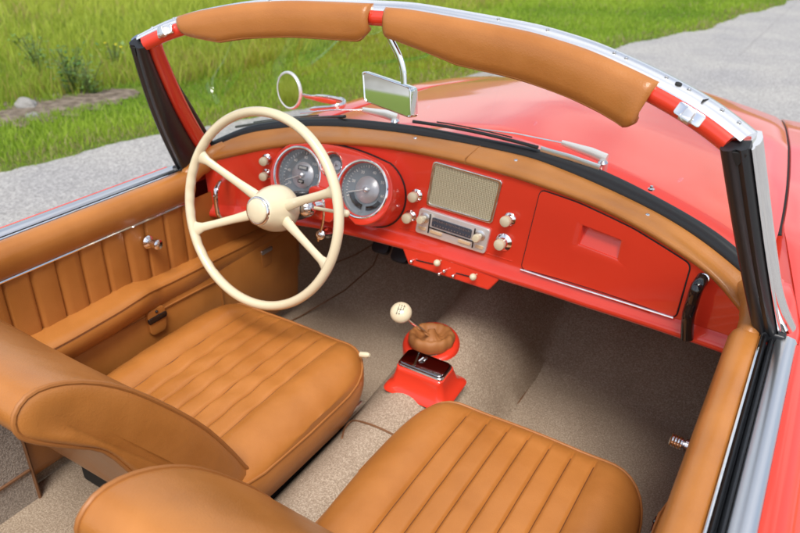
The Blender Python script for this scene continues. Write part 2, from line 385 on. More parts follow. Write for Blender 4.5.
# ------------------------------------------------------------------ floor, tunnel, toe board
def tun_h(y): return float(np.interp(y, [-1.5, -.5, 0, .12, .3, .6, .95], [.455, .475, .50, .525, .56, .64, .74]))
def tun_w(y): return float(np.interp(y, [-1.5, -.2, .25, .6, .95], [.12, .125, .140, .130, .118]))
mb = MB(); rows = []
for y in np.linspace(-1.0, .95, 60):
    zf = float(np.interp(y, [-1, .5, .95], [.33, .33, .74])); h = tun_h(y); w = tun_w(y); r = []
    for x in np.linspace(-.665, .665, 90):
        a = abs(x)/w
        bumpz = (h-zf)*math.cos(PI/2*min(1, a/1.25))**.75 if h > zf else 0
        r.append((x, y, zf+bumpz+.0))
    rows.append(r)
mb.grid(rows); mb.build('floor_carpet', CARP, car, 60, label='beige wool carpet over floor and centre tunnel')
mb = MB(); mb.grid([[(x, .952, z) for x in (-.7, .7)] for z in (.7, .86)]); 
for sg in (-1, 1): mb.grid([[(sg*.67, y, z) for y in (-1.0, .96)] for z in (.3, .66)]); mb.grid([[(sg*.672, y, z) for y in (.3, .96)] for z in (.6, .86)])
mb.build('firewall', CARP, car, 0)
# carpet seams, and the painted crease shade beside the tunnel
def ffl(P): return P.z-float(np.interp(P.y, [-1, .5, .95], [.33, .33, .74]))-.004
mb = MB()
mb.tube([onsurf(a, b, ffl) for a, b in ((298.5, 271), (329, 265.5), (356, 254.5), (378, 241))], .0022, 6)
mb.tube([onsurf(a, b, ffl) for a, b in ((276, 328), (301, 316), (345, 290), (373, 265.5), (379, 252))], .0022, 6)
for sg in (1,): mb.tube([(sg*(tun_w(y)*1.25), y, float(np.interp(y, [-1, .5, .95], [.33, .33, .74]))+.001) for y in np.linspace(.0, .9, 30)], .0026, 6)  # dark strip stands in for the shade in the tunnel's base crease, no binding here
mb.split('carpet_binding_or_crease_shade', PIPEB, car)
def ftun(P):
    zf = float(np.interp(P.y, [-1, .5, .95], [.33, .33, .74])); a = abs(P.x)/tun_w(P.y); return P.z-zf-(tun_h(P.y)-zf)*math.cos(PI/2*min(1, a/1.25))**.75-.002
mb = MB(); mb.tube(crv([onsurf(a, b, ftun) for a, b in ((342, 438), (345, 428), (352, 421), (366, 423), (384, 430), (403, 440))], 5), .0026, 6); mb.build('carpet_binding_or_crease_shade', PIPEB, car)
# kick panel pocket in the driver's footwell
fr = frame((-.665, .26, .60), (0, 1, 0), (1, 0, 0))
mb = MB(); mb.plate([rpoly([(-.10, .055), (.14, .075), (.14, -.10), (-.10, -.12)], .02)], fr, .006, .003, z=.02); kp = mb.build('kick_panel', TAN, car)
mb = MB(); mb.tube([fr @ Vector((a, b, .031)) for a, b in rpoly([(-.085, .045), (.125, .062), (.125, -.085), (-.085, -.105)], .02)], .002, 6, closed=True); mb.build('panel_piping', PIPE, kp)
fr = fr @ Matrix.Translation((-.02, .005, 0)); mb = MB(); mb.plate([rpoly([(-.022, .022), (.022, .022), (.02, -.034), (-.02, -.034)], .012)], fr, .003, .001, z=.034); mb.build('pocket_tab', TAN, kp)
mb = MB(); mb.plate([rrect(.045, .012, .004)], fr @ Matrix.Translation((0, .017, 0)), .002, .0008, z=.039); mb.build('tab_clasp', SATIN, kp)
# rear carpeted well: step, parcel sides, bindings
mb = MB(); rows = []
for y, z in ((-.80, .34), (-.86, .345), (-.90, .38), (-.93, .50), (-.96, .535), (-1.1, .545), (-1.3, .56), (-1.36, .60), (-1.44, .92)):
    rows.append([(x, y, z+(.03 if y < -.9 else 0)*math.exp(-(x/.12)**2)) for x in np.linspace(-.66, .66, 30)])
mb.grid(rows)
mb.build('rear_carpet', TWEED, car, 50)
mb = MB(); mb.grid([[(-.622, y, z) for y in np.linspace(-1.0, -.575, 6)] for z in (.33, .45, .64)]); mb.grid([[(-.622-.05*k, -.575+.02*k, z) for k in range(2)] for z in (.33, .64)]); mb.build('side_carpet', TWEED, car, 0)
mb = MB(); mb.tube([(-.621, -.574, z) for z in (.33, .5, .64)], .004, 6); mb.tube([(-.619, y, .42) for y in (-1, -.7, -.58)], .004, 6); mb.split('carpet_binding_or_crease_shade', PIPEB, car)
mb = MB(); mb.tube([(x, -.945, .520+.03*math.exp(-(x/.12)**2)) for x in np.linspace(-.66, .66, 30)], .005, 6); mb.build('rear_binding', PIPEB, car)
# ------------------------------------------------------------------ seats
def bucket(dx, dyc, dyb, lab, bx=0.):
    cx = dx; W = .254; yf, yb = .012+dyc, -.53+dyc; ny = 5.5
    gx = [(-.138+.046*k) for k in range(7)]
    xs = sorted(set([round(v, 4) for g in gx for v in (g-.008, g-.004, g-.0015, g, g+.0015, g+.004, g+.008)]+[round(v, 4) for v in W*np.sin(np.linspace(-PI/2, PI/2, 61))]))
    def edge(x): return max(0., 1-abs(x/W)**ny)**(1/ny)
    def top(x, t):                                # t 0 front .. 1 back
        z = .598+.014*math.cos(x/W*PI/2)
        ax = abs(x)
        z -= (.011-.0032*abs(math.sin((x+.138)/.046*PI))**.7*(ax < .138))*(1/(1+math.exp((ax-.150)/.006)))*min(1, t/.10)*min(1, (1-t)/.05)
        z += .012*math.exp(-((ax-.19)/.05)**2)
        g = min(abs(x-q) for q in gx)
        z -= .0048*math.exp(-(g/.0028)**2)*min(1, t/.06)
        z -= .022*math.exp(-t/.045)+.02*(t**3)
        z -= .028*max(0, (ax/W))**10
        # gentle sit wrinkles
        z += (.0022 if dx < 0 else .0005)*math.sin(38*t+9*x/W+1.5*math.sin(x*60+dx*9))*math.exp(-((t-.5)/.25)**2)*(1 if ax < .138 else .3)
        return z
    rows = []; ts = np.concatenate([np.linspace(0, .12, 10)[:-1], np.linspace(.12, .93, 36), np.linspace(.93, 1, 8)[1:]])
    def P(x, t):
        e = edge(x); ym = (yf+yb)/2; hf = (yf-yb)/2*(.35+.65*e) if False else (yf-yb)/2*e
        return (cx+x, ym+hf*(1-2*t)+.0, top(x, t))
    for t in ts: rows.append([P(x, t) for x in xs])
    mb = MB(); mb.grid(rows)
    # boundary loop and side wall
    bl = [P(x, 0) for x in xs]+[P(x, 1) for x in reversed(xs)]
    lp = []
    for p in bl:
        if not lp or (Vector(p)-Vector(lp[-1])).length > .003: lp.append(p)
    cen = Vector((cx, (yf+yb)/2, 0)); w = []
    for k, (dz, sc) in enumerate(((0, 1), (-.012, 1.012), (-.04, 1.012), (-.075, .99), (-.105, .95), (-.115, .90))):
        w.append([(cen.x+(p[0]-cen.x)*sc, cen.y+(p[1]-cen.y)*sc, (p[2]+dz) if k < 3 else .60-.03+dz) for p in lp])
    mb.grid(w, True)
    seat = mb.build('bucket_seat', TAN, car, 75, label=lab)
    seat['label'] = lab
    mb = MB(); mb.tube([Vector(p)+Vector((0, 0, .001)) for p in lp[::2]], .0034, 8, closed=True); mb.build('cushion_piping', PIPE, seat)
    # stitch lines sunk along the pleats
    mb = MB()
    for g in gx: mb.tube([(cx+g, P(g, t)[1], top(g, t)+.0004) for t in np.linspace(.065, .97, 40)], .0011, 5)
    mb.split('stitching', STITCH, seat)
    # rails
    mb = MB()
    for sg in (-1, 1): mb.box((cx+sg*.236, -.27+dyc, .478), (.003, 0, 0), (0, .23, 0), (0, 0, .004))
    mb.split('seat_rail', SATIN, seat, bev=.001)
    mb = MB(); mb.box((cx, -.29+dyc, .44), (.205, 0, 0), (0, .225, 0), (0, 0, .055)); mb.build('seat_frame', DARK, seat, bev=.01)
    # backrest: side outline
    prof = [(-.405, .545), (-.427, .578), (-.459, .646), (-.518, .752), (-.604, .868), (-.665, .932), (-.725, .972), (-.772, .984), (-.800, .968), (-.804, .94), (-.784, .912), (-.742, .874), (-.700, .835), (-.668, .77), (-.64, .70), (-.60, .60), (-.565, .52), (-.50, .475), (-.44, .495)]
    pr = crv([(0, a+dyb, b) for a, b in prof], 5, True)
    ctr = Vector((0, -.60+dyb, .76)); Wb = .236
    st = [(-1, .0, 1), (-.997, 1, .962), (-.985, 1, .985), (-.96, 1, .998), (-.92, 1, 1.0), (-.75, 1, 1.0), (-.5, 1, .99), (0, 1, .982), (.5, 1, .99), (.75, 1, 1.0), (.92, 1, 1.0), (.96, 1, .998), (.985, 1, .985), (.997, 1, .962)]
    rows = []
    for u, on, k in st[1:]:
        row = []
        for p in pr:
            # skeleton-wise shrink: towards nearest axis line of the backrest
            ax0 = Vector((0, -.48+dyb, .54)); ax1 = Vector((0, -.745+dyb, .935)); t = max(0, min(1, (p-ax0).dot(ax1-ax0)/(ax1-ax0).length_squared)); q = ax0+(ax1-ax0)*t
            pp = q+(p-q)*(k if k > .97 else .93)
            taper = 1-.10*max(0, (pp.z-.80))/.18*.6
            row.append((cx+bx+u*Wb*taper, pp.y, pp.z))
        rows.append(row)
    mb = MB(); mb.grid(rows, True)
    for rr, s in ((rows[0], -1), (rows[-1], 1)):
        # slightly domed side panel
        ring = [rr]
        for k, kk in enumerate((.9, .7, .45, .2)):
            nr = []
            for p in rr:
                p = Vector(p); ax0 = Vector((0, -.50+dyb, .56)); ax1 = Vector((0, -.73+dyb, .90)); qq = Vector((0, p.y, p.z)); t = max(0, min(1, (qq-ax0).dot(ax1-ax0)/(ax1-ax0).length_squared)); q = ax0+(ax1-ax0)*t; q.x = p.x
                v = q+(p-q)*kk; v.x += s*(.004, .006, .006, .005)[k]; nr.append(v)
            ring.append(nr)
        mb.grid(ring, True); mb.add(ring[-1], [tuple(range(len(rr)))])
    back = mb.build('backrest', TAN, seat, 70)
    mb = MB()
    for rr in (rows[1], rows[-2]):
        mb.tube([Vector(p) for p in rr][::2], .0042, 8, closed=True)
    mb.split('backrest_piping', PIPE, seat)
    return seat
s1 = bucket(-.3265, .0, .0, 'driver seat behind the steering wheel')
s2 = bucket(.3425, -.052, -.062, 'passenger seat nearest the camera', -.014)
mb = MB(); mb.lathe(at(367.5, 355, 'x', -.080), (1, 0, .3), [(.007, -.02), (.007, .0), (.004, .006)], 12); mb.build('seat_lever_knob', IVORY, s1)
# ------------------------------------------------------------------ dashboard
XS = np.linspace(-.672, .672, 181)
mb = MB(); rows = []
def dash_row(x, t): return (x, y_dt(x)+(y_db(x)-y_dt(x))*t, z_dt(x)+(z_db(x)-z_dt(x))*t)
for t in np.linspace(.0, .9, 30): rows.append([dash_row(x, t) for x in XS])
for dy, dz in ((-.001, .016), (-.006, .008), (-.013, .002), (-.017, -.004), (-.018, -.010), (-.014, -.016), (-.004, -.020), (.03, -.02), (.07, -.012)):
    rows.append([(x, y_db(x)+dy, z_db(x)+dz) for x in XS])
mb.grid(rows); dash = mb.build('dashboard', RED, car, 60)
def fdash(P):
    x = max(-.7, min(.7, P.x)); t = (z_dt(x)-P.z)/(z_dt(x)-z_db(x)); return P.y-(y_dt(x)+(y_db(x)-y_dt(x))*t)
def od(px, py): return onsurf(px, py, fdash)
def dframe(x, z, off=0.):
    def s(x, z): t = (z_dt(x)-z)/(z_dt(x)-z_db(x)); return Vector((x, y_dt(x)+(y_db(x)-y_dt(x))*t, z))
    a = s(x+.004, z)-s(x-.004, z); b = s(x, z+.004)-s(x, z-.004); n = a.cross(b).normalized()
    if n.y > 0: n = -n
    return frame(s(x, z)+n*off, a, n)
def dpx(px, py, off=0.): p = od(px, py); return dframe(p.x, p.z, off)
# padded leather roll on top of the dash
mb = MB(); rows = []
XP = np.concatenate([np.linspace(-.70, -.62, 9)[:-1], np.linspace(-.62, .62, 80), np.linspace(.62, .70, 9)[1:]])
for x in XP:
    A = Vector((x, y_dt(x), z_dt(x))); B = Vector((x, y_stud(x), z_stud(x))); D = Vector((x, y_pad(x), z_pad(x)))
    E = Vector((x, y_seal(x)+.0, z_seal(x)-.02))
    r = [A+Vector((0, .012, -.004)), A+Vector((0, -.001, -.003)), A+Vector((0, -.009, .006)), A+Vector((0, -.006, .016)), A.lerp(B, .5)+Vector((0, -.002, .011)), B+Vector((0, .004, .004)), B.lerp(D, .6)+Vector((0, 0, .006)), D, E]
    rows.append(r)
mb.grid(rows); pad = mb.build('dash_pad', TAN, car, 80, sub=1)
# pad ends wrap down to the doors
for sg in (-1, 1):
    mb = MB()
    e = [(sg*.645, .135, .955 if sg < 0 else .935), (sg*.660, .095, .945), (sg*.667, .055, .932), (sg*.668, .02, .915), (sg*.666, .008, .895), (sg*.667, .006, .870)]
    mb.tube(crv(e, 6), [.030]*6+[.028]*6+[.026]*6+[.024]*6+[.020]*6+[.012], 14, flat=.75); mb.build('pad_end', TAN, pad, 60)
p0 = od(465, 160)
mb = MB(); x = p0.x+.005
mb.tube([(x, y_dt(x)-.0095, z_dt(x)+.004), (x, y_dt(x)-.007, z_dt(x)+.017), (x, y_stud(x)+.002, z_stud(x)+.0045), (x, y_pad(x)-.01, z_pad(x)+.004)], .0012, 6); mb.build('pad_seam', PIPE, pad)
for xx in (-.70+.04, -.44, -.135, .125, .435):
    mb = MB(); c = Vector((xx, y_stud(xx)+.002, z_stud(xx)+.002)); mb.lathe(c, (0, -.5, 1), [(.0045, 0), (.0045, .003), (.002, .005)], 12); mb.build('pad_stud', CHROME, pad)
# knobs
def knob(px, py, r=.0125, col=.0150, name='switch_knob'):
    f = dpx(px, py); n = f.to_3x3() @ Vector((0, 0, 1)); o = f.translation
    mb = MB(); mb.lathe(o, n, [(.0065, 0), (.0065, .012), (r*.82, .013), (r, .016), (r*1.02, .023), (r*.95, .027), (r*.6, .0295), (.001, .030)], 24); k = mb.build(name, IVORY, car, 40)
    mb = MB(); mb.lathe(o, n, [(col, 0), (col, .002), (col*.8, .005), (col*.62, .007), (col*.55, .012)], 24); mb.build('knob_collar', CHROME, k, 40)
knob(267, 159, .0112, .014); knob(267, 174, .0112, .014)
for q in ((417, 195), (411, 216), (510, 219)): knob(*q)
knob(504, 242, .0130, .0205)
# speaker grille
def quad2d(f, pts):
    inv = f.inverted(); out = []
    for p in pts: q = inv @ od(*p); out.append((q.x, q.y))
    return out
sp = [(434.5, 161), (503, 181), (492.5, 223), (427, 204)]
f = dpx(465, 192); q = rpoly(quad2d(f, sp), .010)
cen = Vector((sum(a for a, b in q)/len(q), sum(b for a, b in q)/len(q)))
qi = [tuple(cen+(Vector(a)-cen)*.945) for a in q]
mb = MB(); mb.plate([q, qi], f, .003, .0012, z=.002); g = mb.build('speaker_grille', CHROME, car)
mb = MB(); mb.plate([[tuple(cen+(Vector(a)-cen)*.95) for a in q]], f, .001, 0, z=.002); mb.build('grille_cloth', GRILLE, g)
# radio
rd = [(422, 207.5), (491, 229.5), (485.5, 252.5), (417, 230.5)]
f = dpx(454, 230); q2 = quad2d(f, rd); q = rpoly(q2, .007)
mb = MB(); mb.plate([q], f, .004, .0015, z=.004); rad = mb.build('radio', BRIGHT, car)
xs_ = [a for a, b in q2]; wx = (max(xs_)-min(xs_)); cxr = (max(xs_)+min(xs_))/2; cyr = sum(b for a, b in q2)/4
hh = .5*(abs(q2[0][1]-q2[3][1])+abs(q2[1][1]-q2[2][1])); tilt = math.atan2(q2[1][1]-q2[0][1], q2[1][0]-q2[0][0])
fr2 = f @ Matrix.Translation((cxr, cyr, 0)) @ Matrix.Rotation(tilt, 4, 'Z')
mb = MB(); mb.plate([rrect(.54*wx, hh*.36, .003, cx=-.0*wx, cy=.13*hh)], fr2, .0012, .0004, z=.0105); mb.build('tuning_scale', mat('scale_glass', (.06, .07, .09), .15), rad)
mb = MB()
for k in range(26):
    x = -.25*wx+k*.02*wx; h = .0035 if k % 3 else .006
    mb.box(fr2 @ Vector((x, .22*hh, .0122)), fr2.to_3x3() @ Vector((.0004, 0, 0)), fr2.to_3x3() @ Vector((0, h*.5, 0)), fr2.to_3x3() @ Vector((0, 0, .0002)))
    if k % 2: mb.box(fr2 @ Vector((x, .03*hh, .0122)), fr2.to_3x3() @ Vector((.0009, 0, 0)), fr2.to_3x3() @ Vector((0, .0011, 0)), fr2.to_3x3() @ Vector((0, 0, .0002)))
mb.build('scale_marks', SATIN, rad)
for x in (-.2, .2): mb = MB(); mb.plate([rrect(.16*wx, .09*hh, .001, cx=x*wx, cy=-.29*hh)], fr2, .0015, .0004, z=.011); mb.build('radio_button', AMBER, rad)
for x in (-.40, .40): mb = MB(); mb.plate([rrect(.10*wx, .12*hh, .001, cx=x*wx, cy=-.28*hh)], fr2, .0015, .0004, z=.010); mb.build('radio_button', AMBER, rad)
mb = MB(); mb.plate([rrect(.62*wx, .04*hh, .0005, cy=-.15*hh), ], fr2, .001, .0003, z=.010)
for x in (-.31, .31): mb.plate([rrect(.012*wx, .8*hh, .0005, cx=x*wx)], fr2, .001, .0003, z=.010)
mb.split('radio_ribs', BLACK, rad)
for x in (-.385, .385):
    o = fr2 @ Vector((x*wx, .17*hh, .008)); n = fr2.to_3x3() @ Vector((0, 0, 1))
    mb = MB(); mb.lathe(o, n, [(.006, 0), (.006, .012), (.009, .014), (.0098, .018), (.0098, .025), (.008, .028), (.001, .029)], 24); mb.build('radio_knob', IVORY, rad)
    mb = MB(); mb.lathe(o, n, [(.013, 0), (.013, .002), (.008, .004)], 20); mb.build('knob_collar', SATIN, rad)
# raised lower border under radio (swage step)
mb = MB(); mb.tube([dframe(x, z_db(x)+.031, .0).translation for x in np.linspace(-.145, .165, 20)], .0013, 6); mb.build('swage_line', REDI, dash)
# glovebox lid
f = dpx(605, 255)
gb = [(541, 190), (579, 203), (634, 229), (691, 264.5), (676, 317.5), (521.5, 268)]
def conform(mbx, loop, off_out, off_in, holes=None, n=14):
    pass
def raycast2(c, d, poly):
    best = None
    for i in range(len(poly)):
        a = Vector(poly[i]); b = Vector(poly[(i+1) % len(poly)]); e = b-a; den = d.x*e.y-d.y*e.x
        if abs(den) < 1e-12: continue
        w = a-c; t = (w.x*e.y-w.y*e.x)/den; u = (w.x*d.y-w.y*d.x)/den
        if t > 0 and -1e-6 <= u <= 1+1e-6 and (best is None or t < best): best = t
    return c+d*best
def dash_patch(px_pts, off, name, m, parent, rad=.012, rim=.004):
    P2 = [od(*p) for p in px_pts]; lp = rpoly([(p.x, p.z) for p in P2], rad, 6)
    # dense outline so the panel follows the curved dash
    dense = []
    for i in range(len(lp)):
        a, b = Vector(lp[i]), Vector(lp[(i+1) % len(lp)]); k = max(1, int((b-a).length/.01))
        for j in range(k): dense.append(a.lerp(b, j/k))
    rings = []; hole = [(p.x, p.z) for p in [od(*q) for q in HOLE]]; cen = sum((Vector(h) for h in hole), Vector((0, 0)))/4
    hl = []
    for q in dense: hl.append(raycast2(cen, (q-cen).normalized(), hole))
    for s, o in ((1.0, 0.), (1.0, off*.6), (.994, off), (.8, off), (.6, off), (.4, off), (.2, off), (.04, off), (0, off-.0012)):
        rings.append([dframe(h.x+(q.x-h.x)*s, h.y+(q.y-h.y)*s, o).translation for q, h in zip(dense, hl)])
    zs = [h[1] for h in hole]
    def dep(h): return off-.0012-.013*max(0., min(1, (h.y-min(zs))/(max(zs)-min(zs))*1.3))-.002
    rings.append([dframe(cen.x+(h.x-cen.x)*.97, cen.y+(h.y-cen.y)*.97, dep(h)).translation for h in hl])
    rings.append([dframe(cen.x+(h.x-cen.x)*.5, cen.y+(h.y-cen.y)*.5, dep(cen+(h-cen)*.5)).translation for h in hl])
    mb = MB(); mb.grid(rings, True); mb.add(rings[-1], [tuple(range(len(dense)))]); o = mb.build(name, m, parent, 30)
    return o, [dframe(q.x, q.y, .0006).translation for q in dense]
HOLE = [(583, 225), (622, 240), (618, 259), (579, 244)]
hx = [od(*q).x for q in HOLE]; hz = [od(*q).z for q in HOLE]
bm = bmesh.new(); bm.from_mesh(dash.data)
bmesh.ops.delete(bm, geom=[f for f in bm.faces if f.calc_center_median().y > 0 and min(hx)-.02 < f.calc_center_median().x < max(hx)+.02 and min(hz)-.016 < f.calc_center_median().z < max(hz)+.016], context='FACES'); bm.to_mesh(dash.data); bm.free()
gl, ol = dash_patch(gb, .0035, 'glovebox_lid', RED, car)
mb = MB(); mb.tube(ol, .0022, 6, closed=True); mb.build('lid_gap', DARK, gl)
# recessed finger pull, cut through lid and dash
fp = [(583, 225), (622, 240), (618, 259), (579, 244)]
PP = [od(*p) for p in fp]; pin = [(p.x, p.z) for p in PP]
mb = MB(); mb.tube([dpx(a, b, .006).translation for a, b in ((522, 268.5), (560, 281), (600, 293.5), (640, 306), (675, 317))], .0028, 8); mb.build('lid_trim', CHROME, gl)
# passenger grab handle
mb = MB()
hp = [od(703, 278)+Vector((0, 0, .0)), od(700, 286)+Vector((-.002, -.028, .008)), at(692, 303, 'y', .095), at(688, 318, 'y', .09), at(687, 338, 'y', .095)]
mb.tube(crv(hp, 6), .0118, 14); gh = mb.build('grab_handle', BLACK, car, 60)
mb = MB(); mb.lathe(od(704, 278), (0, -1, .2), [(.010, 0), (.010, .006), (.004, .008)], 16); mb.build('handle_boss', CHROME, gh)
# ------------------------------------------------------------------ instrument pod
th = math.radians(22)
ga, gb2 = at(298.5, 172.5, 'y', .136), at(363.5, 191.5, 'y', .146); pc = (ga+gb2)/2; ge = gb2-ga; ge.z = 0; gh2 = ge.length/2; ge.normalize()
fp_ = frame(pc, ge, (ge.y*math.cos(th), -ge.x*math.cos(th), math.sin(th)))
gx1, gx2, gr = -gh2, gh2, .0672
def podoutline(k=0.):
    out = []; R = .083+k
    for a in np.linspace(-90, 62, 20): out.append((gx2+R*math.cos(math.radians(a)), -.004+R*math.sin(math.radians(a))))
    for x in np.linspace(.105, -.105, 12): out.append((x, .068+.020*(1-(x/.135)**2)+k))
    for a in np.linspace(118, 270, 20): out.append((gx1+R*math.cos(math.radians(a)), -.004+R*math.sin(math.radians(a))))
    for x in np.linspace(-.07, .07, 8): out.append((x, -.087+.03*(1-(x/.1)**2)-k))
    return out
pout = podoutline()
sc = lambda lp, s: [(a*s, b*s) for a, b in lp]
mb = MB()
mb.plate([podoutline(-.004), circ(gr, 48, gx1, 0), circ(gr, 48, gx2, 0), circ(.030, 32, 0, .042)], fp_, .0045, .0035, z=.0)
ring = [[fp_ @ Vector((a, b, z)) for a, b in podoutline(k)] for k, z in ((-.002, .004), (.001, -.004), (.002, -.03), (.002, -.06), (.002, -.09))]
mb.grid(ring, True); pod = mb.build('instrument_pod', RED, car, 50)
gk = []
for a, b in podoutline(.003):
    z0, z1 = .0, -.12
    for _ in range(24):
        zm = (z0+z1)/2
        if fdash(fp_ @ Vector((a, b, zm))) < 0: z0 = zm
        else: z1 = zm
    gk.append(fp_ @ Vector((a, b, min(z0, -.004)+.0012)))
mb = MB(); mb.tube(gk, .0024, 6, closed=True); mb.build('pod_gasket', RUBBER, pod)
bm = bmesh.new(); bm.from_mesh(dash.data); inv_ = fp_.inverted()
pol_ = podoutline(-.001)
def inpod(v):
    q = inv_ @ v.co; c = False
    for i in range(len(pol_)):
        (x0, y0), (x1, y1) = pol_[i-1], pol_[i]
        if (y0 > q.y) != (y1 > q.y) and q.x < (x1-x0)*(q.y-y0)/(y1-y0)+x0: c = not c
    return c
bmesh.ops.delete(bm, geom=[f for f in bm.faces if all(inpod(v) for v in f.verts)], context='FACES'); bm.to_mesh(dash.data); bm.free()
def gauge(x, y, r, lab, nums, needle_a, a0, a1, inner=.5, extra=None):
    T = fp_ @ Matrix.Translation((x, y, 0)); n = T.to_3x3() @ Vector((0, 0, 1)); o = T.translation
    mb = MB(); mb.lathe(o, n, [(r*.965, -.03), (r*.965, .0065), (r*.99, .0105), (r*1.03, .011), (r*1.06, .009), (r*1.065, .004)], 56, False, False); g = mb.build('gauge', CHROME, car, 40, label=lab)
    mb = MB(); mb.lathe(o, n, [(r*.97, -.018), (r*.92, -.020), (r*.001, -.020)], 56, False, False); mb.build('dial_face', DIAL, g, 60)
    mb = MB(); mb.lathe(o, n, [(r*inner, -.0195), (r*inner*.96, -.017), (r*.01, -.016)], 40, False, False); mb.build('dial_centre', DIAL2, g, 60)
    Tt = T @ Matrix.Translation((0, 0, -.0193)); mb = MB(); m3 = T.to_3x3(); nt_ = 31 if r > .05 else 9
    for i in range(nt_):
        a = math.radians(a0+(a1-a0)*i/(nt_-1)); c, s = math.cos(a), math.sin(a); big = i % 5 == 0; ln = r*(.055 if big else .03); rm = r*.88-ln
        mb.box(Tt @ Vector((c*rm, s*rm, .0)), m3 @ Vector((c*ln, s*ln, 0)), m3 @ Vector((-s*r*(.012 if big else .007), c*r*(.012 if big else .007), 0)), m3 @ Vector((0, 0, .0003)))
    if nums:
        for i, tx in enumerate(nums):
            a = math.radians(a0+(a1-a0)*i/(len(nums)-1)); mb.text(tx, Tt, r*.15, math.cos(a)*r*.66, math.sin(a)*r*.66)
    mb.build('dial_marks', WHITE, g, 0)
    a = math.radians(needle_a); c, s = math.cos(a), math.sin(a); Tn = T @ Matrix.Translation((0, 0, -.011))
    mb = MB(); w = r*.022
    mb.add([Tn @ Vector(v) for v in ((-s*w-c*r*.15, c*w-s*r*.15, 0), (s*w-c*r*.15, -c*w-s*r*.15, 0), (c*r*.74+s*w*.4, s*r*.74-c*w*.4, 0), (c*r*.74-s*w*.4, s*r*.74+c*w*.4, 0), (0, 0, .002))], [(0, 1, 2, 3), (0, 1, 4), (1, 2, 4), (2, 3, 4), (3, 0, 4)]); mb.build('needle', WHITE, g, 0)
    mb = MB(); mb.lathe(Tn.translation, n, [(r*.10, -.004), (r*.10, .002), (r*.05, .005), (.0005, .0055)], 20); mb.build('needle_cap', SATIN, g)
    if extra: extra(T, g, r)
    mb = MB(); mb.lathe(o, n, [(r*.96, .002), (r*.5, .0045), (.001, .005)], 40, False, False); mb.build('gauge_lens', LENS, g, 60)
def ex_speed(T, g, r):
    mb = MB(); mb.plate([rrect(r*.42, r*.16, .001, cy=r*.27)], T, .001, .0003, z=-.0145); mb.plate([rrect(r*.26, r*.13, .001, cy=-r*.24)], T, .001, .0003, z=-.0145); mb.split('counter_window', BLACK, g)
    Td = T @ Matrix.Translation((0, 0, -.0128)); mb = MB(); mb.text('00000', Td, r*.13, 0, r*.27); mb.build('counter_digits', WHITE, g, 0); mb = MB(); mb.text('000', Td, r*.11, 0, -r*.24); mb.build('counter_digits', WHITE, g, 0)
def ex_tach(T, g, r):
    mb = MB()
    a = np.linspace(200, 262, 10)
    lp = [(r*.74*math.cos(math.radians(t)), r*.74*math.sin(math.radians(t))) for t in a]+[(r*.56*math.cos(math.radians(t)), r*.56*math.sin(math.radians(t))) for t in a[::-1]]
    mb.plate([lp], T, .0008, 0, z=-.0175); a = np.linspace(278, 330, 10)
    lp = [(r*.74*math.cos(math.radians(t)), r*.74*math.sin(math.radians(t))) for t in a]+[(r*.6*math.cos(math.radians(t)), r*.6*math.sin(math.radians(t))) for t in a[::-1]]
    mb.plate([lp], T, .0008, 0, z=-.0175); mb.split('dial_window', BLACK, g)
gauge(gx1, 0, gr, 'left round dial with a distance counter', ['20', '40', '60', '80', '100', '120', '140'], 205, 215, -35, .5, ex_speed)
gauge(gx2, 0, gr, 'right round dial, the largest seen, needle pointing left', ['10', '20', '30', '40', '50', '60'], 197, 205, -10, .5, ex_tach)
gauge(0, .042, .030, 'small round dial between the two large ones', None, 210, 150, 30, .4)
# ------------------------------------------------------------------ steering wheel
WC = Vector((-.3565, -.0588, .9255)); wa = 1.3189
WE2 = Vector((0, math.cos(wa), math.sin(wa))); WN = Vector((0, -math.sin(wa), math.cos(wa))); WX = Vector((1, 0, 0))
def wp(r, ang, d=0.): a = math.radians(ang); return WC+WX*(r*math.cos(a))+WE2*(r*math.sin(a))-WN*d
mb = MB(); rows = []
n = 160
for i in range(n):
    a = 360*i/n; row = []
    c = wp(.2215, a); ra = (wp(1, a)-WC).normalized()
    for k in range(16):
        b = 2*PI*k/16; rr = .0118
        if math.cos(b) < -.1 and (135 < a < 235): rr -= .0012*(.5+.5*math.cos(i*PI*2/4))     # finger grips
        row.append(c+ra*(rr*math.cos(b)*.92)+WN*(rr*math.sin(b)*1.05))
    rows.append(row)
mb.grid(rows, True, True); wheel = mb.build('steering_wheel', IVORY, car, 180, label='large ivory four spoke steering wheel')
for a in (156, -155, 24, -21):
    mb = MB(); rows = []
    for t, hw, ht in ((0, .017, .010), (.15, .0135, .009), (.4, .0105, .0075), (.7, .0095, .0065), (.88, .0105, .0065), (.95, .015, .0075), (1.0, .022, .009)):
        c = wp(.030, a, .045).lerp(wp(.216, a, .002), t); rd_ = (wp(.216, a, .002)-wp(.03, a, .045)).normalized(); tg = rd_.cross(WN).normalized(); nn = tg.cross(rd_)
        rows.append([c+tg*(hw*math.cos(k*PI/7))+nn*(ht*math.sin(k*PI/7)) for k in range(14)])
    mb.grid(rows, True, False, True, True); mb.build('spoke', IVORY, wheel, 60)
mb = MB(); mb.lathe(WC, -WN, [(.033, -.004), (.036, .0), (.039, .006), (.046, .02), (.053, .04), (.056, .06), (.055, .075), (.048, .088), (.03, .094)], 48); mb.build('hub', IVORY, wheel, 60)
mb = MB(); mb.lathe(WC, WN, [(.0335, .002), (.0335, .007), (.031, .0095), (.0285, .009), (.0285, .006)], 48, False, False); mb.build('horn_ring', CHROME, wheel, 60)
mb = MB(); mb.lathe(WC, WN, [(.0285, .004), (.0283, .010), (.025, .0125), (.012, .0145), (.0005, .015)], 40); mb.build('horn_button', IVORY, wheel, 60)
